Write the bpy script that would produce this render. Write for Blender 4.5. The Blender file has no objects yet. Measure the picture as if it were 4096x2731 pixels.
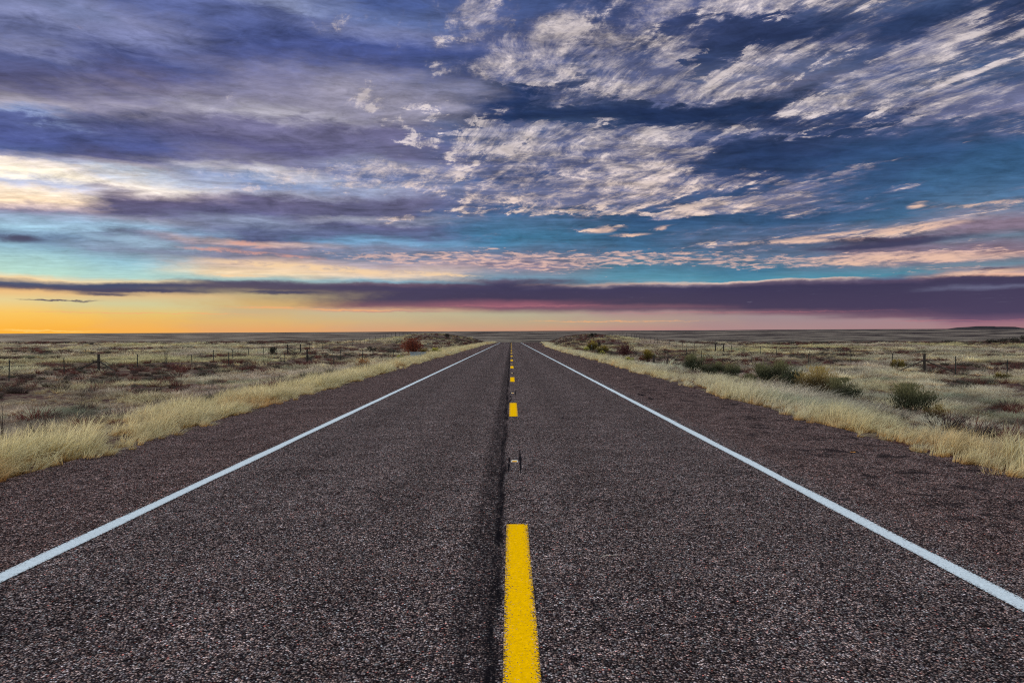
import bpy, math, random
import numpy as np
from mathutils import Vector, Matrix, noise as mnoise

R = math.radians
scene = bpy.context.scene
COL = scene.collection
rng = np.random.default_rng(7)
random.seed(7)

# ------------------------------------------------------------------ camera
F = 2731.0            # focal length in photo pixels (24 mm on full frame)
HX, HY = 2044.0, 1327.0
CAMH = 1.8
cam_d = bpy.data.cameras.new('camera')
cam_d.lens = 24.0
cam_d.sensor_width = 36.0
cam_d.clip_start = 0.05
cam_d.clip_end = 80000.0
cam = bpy.data.objects.new('camera', cam_d)
COL.objects.link(cam)
cam.location = (0, 0, CAMH)
cam.rotation_euler = (R(90) - math.atan(38.5 / F), 0, -math.atan(4.0 / F))
scene.camera = cam

# ------------------------------------------------------------------ exposure / cycles
scene.view_settings.view_transform = 'Standard'
scene.view_settings.look = 'None'
scene.view_settings.exposure = 0.0
scene.view_settings.gamma = 1.0
scene.render.engine = 'CYCLES'
cy = scene.cycles
cy.use_denoising = False
cy.max_bounces = 5
cy.diffuse_bounces = 3
cy.glossy_bounces = 2
cy.transmission_bounces = 3
cy.transparent_max_bounces = 6
cy.caustics_reflective = False
cy.caustics_refractive = False
cy.filter_width = 1.15

# ------------------------------------------------------------------ node helper
def lin(c):
    c = c / 255.0
    return c / 12.92 if c <= 0.04045 else ((c + 0.055) / 1.055) ** 2.4
def srgb(r, g, b, a=1.0):
    return (lin(r), lin(g), lin(b), a)

class NT:
    def __init__(self, tree):
        self.t = tree
        tree.nodes.clear()
    def n(self, kind, **kw):
        nd = self.t.nodes.new(kind)
        for k, v in kw.items():
            setattr(nd, k, v)
        return nd
    def put(self, sock, v):
        if v is None:
            return
        if isinstance(v, bpy.types.NodeSocket):
            self.t.links.new(v, sock)
        else:
            sock.default_value = v
    def m(self, op, a, b=None, c=None, clamp=False):
        nd = self.n('ShaderNodeMath', operation=op, use_clamp=clamp)
        self.put(nd.inputs[0], a); self.put(nd.inputs[1], b)
        if c is not None: self.put(nd.inputs[2], c)
        return nd.outputs[0]
    def v(self, op, a, b=None):
        nd = self.n('ShaderNodeVectorMath', operation=op)
        self.put(nd.inputs[0], a); self.put(nd.inputs[1], b)
        return nd.outputs['Value'] if op in ('LENGTH', 'DOT_PRODUCT', 'DISTANCE') else nd.outputs[0]
    def scale(self, a, s):
        nd = self.n('ShaderNodeVectorMath', operation='SCALE')
        self.put(nd.inputs[0], a); self.put(nd.inputs['Scale'], s)
        return nd.outputs[0]
    def xyz(self, x=0.0, y=0.0, z=0.0):
        nd = self.n('ShaderNodeCombineXYZ')
        self.put(nd.inputs[0], x); self.put(nd.inputs[1], y); self.put(nd.inputs[2], z)
        return nd.outputs[0]
    def sep(self, a):
        nd = self.n('ShaderNodeSeparateXYZ'); self.put(nd.inputs[0], a)
        return nd.outputs
    def ss(self, x, lo, hi, a=0.0, b=1.0, kind='SMOOTHSTEP'):
        nd = self.n('ShaderNodeMapRange', interpolation_type=kind)
        self.put(nd.inputs['Value'], x)
        self.put(nd.inputs['From Min'], lo); self.put(nd.inputs['From Max'], hi)
        self.put(nd.inputs['To Min'], a); self.put(nd.inputs['To Max'], b)
        return nd.outputs[0]
    def noise(self, vec, scale=1.0, detail=2.0, rough=0.5, dist=0.0, lac=2.0, color=False):
        nd = self.n('ShaderNodeTexNoise', noise_dimensions='3D')
        self.put(nd.inputs['Vector'], vec); nd.inputs['Scale'].default_value = scale
        nd.inputs['Detail'].default_value = detail; nd.inputs['Roughness'].default_value = rough
        nd.inputs['Distortion'].default_value = dist; nd.inputs['Lacunarity'].default_value = lac
        return nd.outputs['Color' if color else 'Fac']
    def mix(self, f, a, b, blend='MIX'):
        nd = self.n('ShaderNodeMix', data_type='RGBA', blend_type=blend)
        self.put(nd.inputs[0], f); self.put(nd.inputs[6], a); self.put(nd.inputs[7], b)
        return nd.outputs[2]
    def ramp(self, f, stops, interp='LINEAR'):
        nd = self.n('ShaderNodeValToRGB')
        cr = nd.color_ramp
        cr.interpolation = interp
        stops = sorted(stops, key=lambda s: s[0])[:32]
        cr.elements[0].position = stops[0][0]; cr.elements[0].color = stops[0][1]
        cr.elements[1].position = stops[-1][0]; cr.elements[1].color = stops[-1][1]
        for p, c in stops[1:-1]:
            e = cr.elements.new(p); e.color = c
        self.put(nd.inputs[0], f)
        return nd.outputs

# ------------------------------------------------------------------ world: sunset sky
world = bpy.data.worlds.new('World')
scene.world = world
world.use_nodes = True
SUN_EL, SUN_AZ = R(3.0), R(-48.0)      # the sun stands just left of the frame, behind the horizon cloud

def build_sky():
    N = NT(world.node_tree)
    d = N.n('ShaderNodeTexCoord').outputs['Generated']
    x, y, z = N.sep(d)
    az = N.m('ARCTAN2', x, y)                                  # 0 straight down the road, + to the right
    hlen = N.m('SQRT', N.m('ADD', N.m('MULTIPLY', x, x), N.m('MULTIPLY', y, y)))
    te = N.m('DIVIDE', z, N.m('MAXIMUM', hlen, 0.001))        # tangent of the elevation
    # cloud layer seen from below
    zc = N.m('ADD', N.m('MAXIMUM', z, 0.0), 0.035)
    P = N.xyz(N.m('DIVIDE', x, zc), N.m('DIVIDE', y, zc), 0.0)
    px_, py_, _ = N.sep(P)
    # along / across the wind streaks
    along = N.m('SUBTRACT', N.m('MULTIPLY', px_, 0.30), N.m('MULTIPLY', py_, 0.95))
    across = N.m('ADD', N.m('MULTIPLY', px_, 0.95), N.m('MULTIPLY', py_, 0.30))
    # warps
    wn = N.noise(N.xyz(N.m('MULTIPLY', az, 6.0), N.m('MULTIPLY', te, 24.0), 0.0), 1.0, 6.0, 0.62, color=True)
    wx, wy, wz = N.sep(wn)
    wfine = N.noise(N.xyz(N.m('MULTIPLY', az, 26.0), N.m('MULTIPLY', te, 85.0), 3.0), 1.0, 6.0, 0.66, 0.6)
    teh = N.ss(te, 0.02, 0.30, 0.10, 1.0, 'LINEAR')            # warps are small near the horizon
    te_w = N.m('ADD', te, N.m('MULTIPLY', teh, N.m('ADD', N.m('MULTIPLY', N.m('SUBTRACT', wy, 0.5), 0.075),
                                                  N.m('MULTIPLY', N.m('SUBTRACT', wfine, 0.5), 0.020))))
    az_w = N.m('ADD', az, N.m('MULTIPLY', N.m('SUBTRACT', wx, 0.5), 0.30))
    t = N.m('DIVIDE', te_w, 0.5, clamp=True)

    # columns: photo x -> list of (strip y, r, g, b, cirrus cover)
    C = {
     100: [(0,100,108,150,.15),(70,118,122,165,.2),(140,92,98,145,.15),(190,118,120,162,.15),(260,75,82,132,.05),(400,82,80,122,.05),(455,112,106,138,.05),
           (510,158,148,165,.1),(550,125,138,182,.1),(575,76,86,142,0),(650,62,73,134,0),(735,72,86,142,0),(768,150,145,175,.1),(788,246,224,214,.1),(812,250,230,205,.1),
           (845,172,176,206,.1),(885,248,222,200,0),(930,250,215,180,0),(955,215,185,180,0),(985,128,118,146,0),(1012,136,155,185,0),(1060,146,182,206,0),(1115,92,116,152,0),
           (1155,132,168,188,0),(1275,184,220,206,0),(1300,243,212,165,0),(1322,62,80,116,0),(1344,64,64,98,0),(1358,238,190,130,0),(1400,232,210,150,0),(1465,250,200,100,0),(1545,250,178,60,0)],
     512: [(0,85,95,150,.15),(90,120,122,165,.2),(180,112,116,162,.15),(270,64,72,125,.05),(340,82,80,122,.05),(400,108,100,130,.05),(440,92,88,126,.0),(520,138,130,152,.1),
           (580,86,86,128,0),(680,64,73,130,0),(765,82,80,122,0),(795,160,150,165,.2),(825,190,195,215,.2),(865,240,222,212,.1),(895,170,152,162,0),(925,92,82,118,0),(1000,84,80,118,0),
           (1030,140,140,165,0),(1070,140,170,200,0),(1105,100,108,140,0),(1130,140,165,190,0),(1165,120,130,158,0),(1215,142,182,200,0),(1300,178,214,208,0),(1317,236,214,172,0),
           (1328,54,70,108,0),(1362,64,66,98,0),(1378,226,190,140,0),(1420,212,206,158,0),(1465,232,196,116,0),(1500,240,186,100,0),(1545,246,178,86,0)],
     1024:[(0,130,138,180,.1),(60,82,92,146,.1),(150,70,82,140,.1),(230,60,72,132,.1),(300,74,80,132,.1),(380,112,108,142,.1),(470,132,125,152,.2),(545,168,160,175,.2),
           (600,108,102,138,.1),(690,80,76,120,0),(775,122,116,148,.1),(805,205,196,205,.4),(850,120,140,185,.5),(900,160,158,182,.5),(935,96,88,124,0),(1005,82,80,120,0),(1035,130,138,168,.1),
           (1070,88,96,136,0),(1108,76,80,122,0),(1130,205,168,160,0),(1150,126,116,144,0),(1195,120,116,140,0),(1225,205,172,160,0),(1275,240,208,170,0),(1312,160,190,190,0),
           (1328,78,72,100,0),(1352,84,74,96,0),(1385,190,170,130,0),(1425,214,176,116,0),(1455,205,180,140,0),(1500,224,184,118,0),(1545,232,170,110,0)],
     1536:[(0,66,86,148,.35),(80,86,102,155,.35),(150,112,118,165,.35),(240,56,70,132,.2),(310,70,78,132,.2),(380,128,124,155,.3),(470,150,142,165,.4),(560,146,138,160,.4),
           (640,98,92,130,.2),(735,104,100,138,.3),(780,140,142,175,.6),(830,70,105,165,.85),(880,150,155,185,.6),(935,96,92,128,.1),(1000,84,82,118,.1),(1020,150,150,172,.5),
           (1055,84,84,124,.1),(1100,84,92,132,0),(1125,104,150,190,.2),(1160,120,126,155,.2),(1210,104,118,150,.2),(1240,176,158,168,0),(1290,228,200,176,0),(1318,130,165,185,0),
           (1330,104,82,104,0),(1350,66,58,92,0),(1405,68,60,92,0),(1435,126,88,104,0),(1450,214,170,140,0),(1465,200,186,150,0),(1500,206,180,138,0),(1545,216,164,126,0)],
     2048:[(0,58,78,140,.5),(110,64,80,140,.65),(200,56,68,126,.65),(300,50,66,120,.6),(400,70,82,128,.7),(450,28,48,98,.35),(540,26,48,100,.4),(600,60,80,130,.85),
           (700,70,90,142,.75),(780,60,84,138,.75),(830,30,66,124,.45),(900,60,94,148,.75),(960,60,96,150,.75),(1010,34,94,150,.55),(1040,62,112,162,.15),(1120,44,122,170,.1),
           (1180,90,120,160,.0),(1250,130,132,160,.0),(1300,110,150,178,.0),(1312,90,84,112,0),(1330,60,56,92,0),(1400,64,54,86,0),(1428,150,92,112,0),(1445,124,84,106,0),(1470,184,176,150,0),(1510,192,168,138,0),(1545,206,156,130,0)],
     2560:[(0,44,62,118,.6),(110,46,60,116,.6),(180,50,62,115,.7),(290,50,66,118,.7),(400,70,80,126,.7),(470,52,66,112,.7),(520,26,44,92,.15),(575,22,42,90,.1),(620,50,72,122,.8),
           (700,40,62,118,.65),(780,46,70,122,.8),(880,50,82,135,.8),(960,50,88,140,.7),(1000,42,88,140,.6),(1025,32,82,135,.2),(1060,38,92,145,.25),(1130,44,106,158,.1),
           (1180,58,116,164,.0),(1240,64,132,172,.0),(1300,84,152,180,.1),(1322,110,158,180,.0),(1327,232,200,180,0),(1336,130,118,136,0),(1350,62,56,90,0),(1422,70,60,88,0),(1437,122,86,104,0),(1448,104,80,102,0),(1462,172,140,142,0),(1500,182,158,142,0),(1545,190,142,136,0)],
     3072:[(0,46,66,120,.75),(110,44,58,110,.6),(180,34,48,96,.4),(260,44,60,112,.75),(330,96,104,150,.6),(420,104,104,148,.7),(490,30,50,98,.3),(560,28,48,98,.35),(620,56,74,124,.55),
           (670,28,52,102,.05),(750,28,60,116,.1),(800,36,66,120,.6),(870,34,74,130,.55),(940,46,86,138,.7),(990,36,84,138,.5),(1030,38,90,144,.2),(1060,60,100,150,.4),
           (1110,70,108,155,.3),(1150,70,106,150,.2),(1200,80,120,162,.1),(1262,60,126,165,0),(1306,80,146,172,0),(1313,236,206,190,0),(1322,110,96,120,0),(1340,58,52,86,0),(1440,70,60,90,0),(1464,130,94,112,0),(1480,160,140,146,0),(1545,174,138,140,0)],
     3584:[(0,66,84,136,.55),(110,40,60,114,.6),(200,44,62,116,.7),(300,56,76,130,.75),(390,70,88,136,.75),(450,100,106,148,.8),(505,28,54,106,.4),(570,28,56,110,.4),(610,44,70,122,.5),
           (690,34,76,132,.15),(770,36,82,138,.15),(850,40,88,144,.3),(900,42,92,146,.3),(960,44,98,150,.2),(1010,46,104,154,.25),(1050,90,124,165,.5),(1090,110,130,162,.55),
           (1110,64,68,104,.1),(1135,58,62,98,.1),(1165,110,116,150,.3),(1200,120,124,154,.4),(1250,110,130,158,.4),(1285,74,142,168,0),(1300,90,110,140,0),(1310,88,74,104,0),
           (1330,62,56,88,0),(1440,70,60,92,0),(1480,116,86,108,0),(1492,166,136,144,0),(1545,172,134,138,0)],
     3996:[(0,46,66,118,.5),(110,36,54,104,.5),(200,52,72,124,.6),(300,60,84,134,.6),(400,50,74,126,.55),(460,110,116,156,.8),(530,110,116,156,.75),(560,44,76,130,.4),(620,52,84,138,.5),
           (680,36,88,144,.1),(780,40,98,152,.1),(860,50,108,162,.15),(930,64,118,168,.2),(970,78,128,174,.5),(1005,110,138,175,.4),(1030,120,124,155,.1),(1070,114,120,152,.1),
           (1105,96,140,175,.2),(1150,110,120,150,.3),(1190,126,122,148,.2),(1235,98,140,165,.2),(1265,150,140,155,.1),(1285,238,190,165,0),(1296,68,60,90,0),(1330,66,60,92,0),(1345,104,104,134,0),
           (1360,68,60,92,0),(1460,74,64,96,0),(1495,112,84,112,0),(1508,158,112,130,0),(1548,166,124,128,0)],
    }
    keys = sorted(C)
    prev = None; cover = None
    for i, k in enumerate(keys):
        hyp = math.hypot(F, k - HX)
        stops = []
        for (sy, r, g, b, c) in C[k]:
            py = sy * 1340.0 / 1568.0
            tt = max(0.0, (HY - py) / hyp) / 0.5
            stops.append((min(tt, 1.0), srgb(r, g, b, c)))
        o = N.ramp(t, stops)
        a = math.atan((k - HX) / F)
        if prev is None:
            prev, cover = o[0], o[1]
        else:
            a0 = math.atan((keys[i - 1] - HX) / F)
            w = N.ss(az_w, a0, a)
            prev = N.mix(w, prev, o[0])
            cover = N.m('ADD', N.m('MULTIPLY', cover, N.m('SUBTRACT', 1.0, w)), N.m('MULTIPLY', o[1], w))

    prev = N.mix(N.m('MULTIPLY', N.ss(az_w, -0.22, 0.10), N.ss(te, 0.06, 0.10)), prev, N.v('MULTIPLY', prev, N.mix(N.ss(te, 0.18, 0.32), (1.25, 0.84, 0.74, 1), (0.90, 0.95, 0.80, 1))))
    prev = N.mix(N.m('MULTIPLY', N.ss(az_w, 0.1, -0.22), N.ss(te, 0.05, 0.10)), prev, N.v('MULTIPLY', prev, (1.10, 1.16, 1.14)))
    # soft elliptic regions in (azimuth, elevation), given at their place in the view
    S = 4096.0 / 2352.0
    azel = N.xyz(N.m('ADD', az, N.m('ADD', N.m('MULTIPLY', N.m('SUBTRACT', wx, 0.5), 0.14), N.m('MULTIPLY', N.m('SUBTRACT', wfine, 0.5), 0.14))),
                 N.m('ADD', te, N.m('MULTIPLY', teh, N.m('ADD', N.m('MULTIPLY', N.m('SUBTRACT', wy, 0.5), 0.08), N.m('MULTIPLY', N.m('SUBTRACT', wfine, 0.5), 0.05)))), 0.0)
    def region(cx, cy, rx, ry, rot=0.0, src=None):
        qx, qy = cx * S, cy * S
        hyp = math.hypot(F, qx - HX)
        a = math.atan((qx - HX) / F); e = (HY - qy) / hyp
        mp = N.n('ShaderNodeMapping', vector_type='TEXTURE')
        N.put(mp.inputs['Vector'], src or azel)
        cosz = F / hyp
        mp.inputs['Location'].default_value = (a, e, 0)
        mp.inputs['Rotation'].default_value = (0, 0, R(rot))
        mp.inputs['Scale'].default_value = (max(rx * S / F * cosz * cosz, 1e-4), ry * S / hyp, 1)
        return N.ss(N.v('LENGTH', mp.outputs[0]), 1.25, 0.25)
    def total(lst):
        acc = None
        for it in lst:
            w, args = it[0], it[1:]
            if acc is not None:
                args = args + (N.v('ADD', azel, N.xyz(N.m('MULTIPLY', acc, 1e-9))),)
            v = N.m('MULTIPLY', region(*args), w)
            acc = v if acc is None else N.m('ADD', acc, v)
        return acc
    holes = total([(-.8,1110,222,120,26,-8),(-.65,1360,262,200,28,0),(-1,1640,120,70,50,40),(-1,1735,78,110,34,-12),(-.5,1240,25,90,50,0),(-.5,1920,150,110,26,25),
                   (-.6,1720,245,170,18,5),(-.75,1840,350,320,42,0),(-.55,2200,370,170,60,0),(-.45,2090,60,160,40,30),(-.4,1560,60,60,40,20),(-.5,1500,262,90,14,0),
                   (-.4,1700,440,90,10,8),(-.5,1640,510,460,14,0),(-.3,1050,300,60,30,0)])
    adds = total([(.55,1180,130,90,60,20),(.5,1270,60,60,40,30),(.5,1000,330,110,26,-10),(.45,1390,120,80,60,25),(.5,1500,190,110,60,10),(.45,1150,190,100,22,5),(.5,1200,310,110,34,-20),(.4,1340,330,140,34,5),(.6,2180,240,170,40,-8),(.4,1960,90,130,40,25),
                  (.5,1850,230,130,26,-8),(.35,1420,385,330,50,5),(.4,1300,445,320,30,0),(.75,1660,470,150,14,5),(.75,1900,412,150,8,12),(.75,2090,430,110,7,9),(.55,1830,300,330,9,-3),
                  (.6,1540,25,150,40,-10),(.6,2100,120,160,30,20),(.4,1480,490,380,10,0),(.5,1360,527,60,8,0),(.5,1510,525,50,8,0),(.6,1700,555,170,7,2),(.6,1950,540,180,12,5),(.5,1100,285,60,24,-40),(.55,900,400,170,30,0),(.5,640,395,130,18,5),(.6,940,495,100,9,5),(.7,1380,527,60,7,5),(.45,1000,270,60,30,-30)])
    cover = N.m('ADD', cover, N.m('ADD', N.m('MULTIPLY', holes, 0.75), N.m('MULTIPLY', adds, 0.62)))

    # cirrus fibres
    swirl = N.noise(P, 0.9, 3.0, 0.5, color=True)
    sx, sy_, _ = N.sep(swirl)
    ca = N.xyz(N.m('ADD', N.m('MULTIPLY', along, 0.55), N.m('MULTIPLY', sx, 0.6)),
               N.m('ADD', N.m('MULTIPLY', across, 1.9), N.m('MULTIPLY', sy_, 0.9)), 0.0)
    n1 = N.noise(ca, 1.9, 7.0, 0.62, 0.35)
    cb = N.xyz(N.m('ADD', N.m('MULTIPLY', along, 1.3), N.m('MULTIPLY', sy_, 0.8)),
               N.m('ADD', N.m('MULTIPLY', across, 5.0), N.m('MULTIPLY', sx, 2.2)), 5.0)
    n2 = N.noise(cb, 2.0, 7.0, 0.66, 0.2)
    n3 = N.noise(P, 5.6, 8.0, 0.72, 0.3)
    nn = N.m('ADD', N.m('ADD', N.m('MULTIPLY', n1, 0.40), N.m('MULTIPLY', n2, 0.30)), N.m('MULTIPLY', n3, 0.30))
    # nn lives in about 0.35..0.65; the cover slides the threshold
    thr = N.m('SUBTRACT', 0.632, N.m('MULTIPLY', cover, 0.27))
    ex = N.m('SUBTRACT', nn, thr)
    dens = N.ss(ex, -0.075, 0.11)
    n4 = N.noise(N.xyz(N.m('ADD', N.m('MULTIPLY', along, 1.0), sy_), N.m('ADD', N.m('MULTIPLY', across, 2.0), N.m('MULTIPLY', sx, 0.8)), 17.0), 3.0, 8.0, 0.74, 0.25)
    n5 = N.noise(N.xyz(px_, py_, 31.0), 0.75, 2.0, 0.5)
    nb = N.m('ADD', N.m('ADD', N.m('MULTIPLY', n4, 0.55), N.m('ADD', N.m('MULTIPLY', n2, 0.2), N.m('MULTIPLY', n3, 0.25))), N.m('MULTIPLY', N.m('SUBTRACT', n5, 0.5), 0.35))
    bright = N.m('MULTIPLY', N.ss(nb, 0.425, 0.575), N.ss(ex, -0.02, 0.06))
    warm = N.ss(te, 0.30, 0.06)
    cream = N.mix(warm, srgb(222, 208, 208), srgb(252, 214, 188))
    lav = N.mix(warm, srgb(92, 98, 140), srgb(132, 128, 156))
    ccol = N.mix(N.m('MULTIPLY', bright, 1.0), lav, cream)
    right = N.ss(az, -0.45, 0.0, 0.45, 1.0)
    col = N.mix(N.m('MULTIPLY', N.m('MAXIMUM', N.m('MULTIPLY', dens, 0.66), N.m('MULTIPLY', bright, 0.92)), right), prev, ccol)

    # fine streaky light and dark inside the thick left-hand layer
    st = N.noise(N.xyz(N.m('MULTIPLY', px_, 1.0), N.m('MULTIPLY', py_, 2.0), 9.0), 2.4, 8.0, 0.70, 0.5)
    stm = N.ss(N.m('ADD', N.m('MULTIPLY', st, 0.6), N.m('MULTIPLY', wfine, 0.4)), 0.35, 0.65, 0.60, 1.46, 'LINEAR')
    stm = N.ss(te, 0.03, 0.14, 1.0, stm)
    col = N.scale(col, stm)

    # small altocumulus flecks low over the middle and right
    fl = N.noise(N.xyz(px_, N.m('MULTIPLY', py_, 0.8), 2.0), 6.5, 5.0, 0.62, 0.5)
    flc = total([(1.1,1230,600,330,34,0),(1,1500,585,260,22,0),(1.1,1800,603,280,18,-3),(.8,2200,590,260,26,0),(.7,2050,590,240,14,-3),(1,1040,590,150,22,0),(.9,880,588,120,16,0),(.8,1120,560,90,8,0),(.6,740,575,90,8,0),(.7,2150,622,220,8,0),(.5,1900,555,240,14,3),(.6,2300,470,120,16,0)])
    fth = N.m('SUBTRACT', 0.76, N.m('MULTIPLY', N.m('MINIMUM', flc, 1.0), 0.29))
    fd = N.ss(N.m('SUBTRACT', fl, fth), -0.07, 0.17)
    col = N.mix(N.m('MULTIPLY', fd, 0.85), col, srgb(236, 192, 178))

    # thin dark and thin lit stratus pieces
    thin = N.xyz(N.m('ADD', az, N.m('MULTIPLY', N.m('SUBTRACT', wx, 0.5), 0.12)), N.m('ADD', te, N.m('MULTIPLY', N.m('SUBTRACT', wfine, 0.5), 0.010)), 0.0)
    tex = N.ss(N.m('ADD', N.m('MULTIPLY', wfine, 0.6), N.m('MULTIPLY', n2, 0.4)), 0.38, 0.56)
    def patch(col, rgb, amt, lst, soft=False):
        for a in lst:
            where = N.v('ADD', thin, N.scale(col, 1e-9))       # keeps the node order sequential
            w = N.m('MULTIPLY', region(*a, src=where), amt)
            if soft: w = N.m('MULTIPLY', w, tex)
            col = N.mix(w, col, srgb(*rgb))
        return col
    col = patch(col, (62, 62, 96), 0.9, [(250,676,90,5,0),(150,690,100,2.2,0),(330,668,160,4,0),(650,672,120,5,0),(2060,560,180,10,3),(1950,570,120,6,0),(2300,618,60,5,0),(30,548,80,10,0)])
    col = patch(col, (246, 176, 120), 0.75, [(620,706,110,3,0),(330,719,330,1.4,0),(1400,738,220,1.3,0),(820,712,150,2.2,0)])
    col = patch(col, (188, 116, 128), 0.38, [(1180,703,260,2.2,0),(1650,717,420,1.2,0),(2200,736,260,1.6,0),(900,715,160,2,0)])
    col = patch(col, (252, 214, 168), 0.85, [(640,610,190,9,-3),(560,632,90,3,0),(800,620,170,9,-4),(1000,630,120,5,-3)], True)
    col = patch(col, (240, 196, 172), 0.95, [(2100,525,190,13,5),(1900,540,150,5,3),(1800,556,160,5,0),(2250,470,90,5,3),(2120,470,40,7,8),(2100,590,240,12,-2),(2250,625,110,6,3),(1950,605,120,7,-5),(1450,540,60,4,0),(1380,528,50,8,6),(1530,524,30,5,10)], True)
    col = patch(col, (228, 160, 140), 0.7, [(560,560,60,7,-3),(480,572,70,5,0),(620,585,160,5,-3)], True)
    col = patch(col, (255, 206, 110), 0.8, [(130,760,110,2.2,0),(60,757,60,1.6,0)])

    hs = N.n('ShaderNodeHueSaturation'); N.put(hs.inputs['Saturation'], N.ss(te, 0.06, 0.14, 1.0, 0.93)); N.put(hs.inputs['Color'], col)
    col = hs.outputs[0]
    # sky over and behind the camera: unseen bright cloud added to light the ground
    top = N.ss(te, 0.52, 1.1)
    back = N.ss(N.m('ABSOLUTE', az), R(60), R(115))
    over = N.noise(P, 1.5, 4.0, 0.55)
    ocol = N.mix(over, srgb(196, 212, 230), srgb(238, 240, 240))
    ocol = N.scale(ocol, OVERHEAD_FILL)
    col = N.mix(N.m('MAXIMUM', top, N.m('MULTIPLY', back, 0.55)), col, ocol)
    # below the horizon: dim earth
    col = N.mix(N.ss(z, -0.004, -0.02), col, srgb(40, 34, 34))

    sky = N.n('ShaderNodeTexSky', sky_type='NISHITA', sun_disc=False)
    sky.sun_elevation = SUN_EL
    sky.sun_rotation = SUN_AZ
    sky.altitude = 1700
    bg1 = N.n('ShaderNodeBackground'); N.put(bg1.inputs[0], sky.outputs[0]); bg1.inputs[1].default_value = 0.05
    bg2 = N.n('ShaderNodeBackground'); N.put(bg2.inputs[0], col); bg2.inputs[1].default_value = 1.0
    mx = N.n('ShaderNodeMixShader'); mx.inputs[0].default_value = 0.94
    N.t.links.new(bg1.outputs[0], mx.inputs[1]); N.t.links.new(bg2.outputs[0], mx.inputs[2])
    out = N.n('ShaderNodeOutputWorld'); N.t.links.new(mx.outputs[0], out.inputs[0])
OVERHEAD_FILL = 1.62
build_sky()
world.cycles.sampling_method = 'NONE'

# the low soft sun
sd = bpy.data.lights.new('sun', 'SUN')
sd.energy = 1.8
sd.angle = R(12)
sd.color = (1.0, 0.80, 0.56)
sun = bpy.data.objects.new('sun', sd)
COL.objects.link(sun)
sdir = Vector((math.sin(SUN_AZ) * math.cos(SUN_EL), math.cos(SUN_AZ) * math.cos(SUN_EL), math.sin(SUN_EL)))
sun.rotation_euler = sdir.to_track_quat('Z', 'Y').to_euler()

# ------------------------------------------------------------------ object helpers
def tag(o, label=None, cat=None, group=None, kind=None):
    if label: o['label'] = label
    if cat: o['category'] = cat
    if group: o['group'] = group
    if kind: o['kind'] = kind
    return o
def empty(name, loc, label, cat, group=None, rz=0.0):
    o = bpy.data.objects.new(name, None)
    COL.objects.link(o)
    o.location = loc; o.rotation_euler = (0, 0, rz)
    o.empty_display_size = 0.2
    return tag(o, label, cat, group)
def mesh_np(name, V, faces, mat, parent=None, smooth=False, link=True):
    """V (n,3); faces: (m,k) array"""
    me = bpy.data.meshes.new(name)
    V = np.asarray(V, dtype=np.float32); faces = np.asarray(faces, dtype=np.int32)
    m, k = faces.shape
    me.vertices.add(len(V)); me.vertices.foreach_set('co', V.ravel())
    me.loops.add(m * k); me.loops.foreach_set('vertex_index', faces.ravel())
    me.polygons.add(m)
    me.polygons.foreach_set('loop_start', np.arange(0, m * k, k, dtype=np.int32))
    me.polygons.foreach_set('loop_total', np.full(m, k, dtype=np.int32))
    if smooth:
        me.polygons.foreach_set('use_smooth', np.ones(m, dtype=bool))
    me.update(calc_edges=True)
    if mat: me.materials.append(mat)
    o = bpy.data.objects.new(name, me)
    if link: COL.objects.link(o)
    if parent: o.parent = parent
    return o
class MB:
    def __init__(self): self.v = []; self.f = []
    def tube(self, a, b, r0, r1=None, n=6, cap=True):
        a = Vector(a); b = Vector(b); r1 = r0 if r1 is None else r1
        d = (b - a).normalized()
        u = d.orthogonal().normalized(); w = d.cross(u)
        base = len(self.v)
        for p, r in ((a, r0), (b, r1)):
            for i in range(n):
                t = 2 * math.pi * i / n
                self.v.append(tuple(p + (u * math.cos(t) + w * math.sin(t)) * r))
        for i in range(n):
            j = (i + 1) % n
            self.f.append((base + i, base + j, base + n + j, base + n + i))
        if cap:
            self.f.append(tuple(base + n + i for i in range(n)))
            self.f.append(tuple(base + n - 1 - i for i in range(n)))
    def box(self, c, s, rot=None):
        M = rot or Matrix.Identity(3); c = Vector(c)
        base = len(self.v)
        for dx, dy, dz in ((-1,-1,-1),(1,-1,-1),(1,1,-1),(-1,1,-1),(-1,-1,1),(1,-1,1),(1,1,1),(-1,1,1)):
            self.v.append(tuple(c + M @ Vector((dx * s[0] / 2, dy * s[1] / 2, dz * s[2] / 2))))
        for q in ((0,3,2,1),(4,5,6,7),(0,1,5,4),(1,2,6,5),(2,3,7,6),(3,0,4,7)):
            self.f.append(tuple(base + i for i in q))
    def build(self, name, mat, parent=None):
        me = bpy.data.meshes.new(name)
        me.from_pydata(self.v, [], self.f); me.update()
        me.materials.append(mat)
        o = bpy.data.objects.new(name, me); COL.objects.link(o)
        if parent: o.parent = parent
        return o

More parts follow.
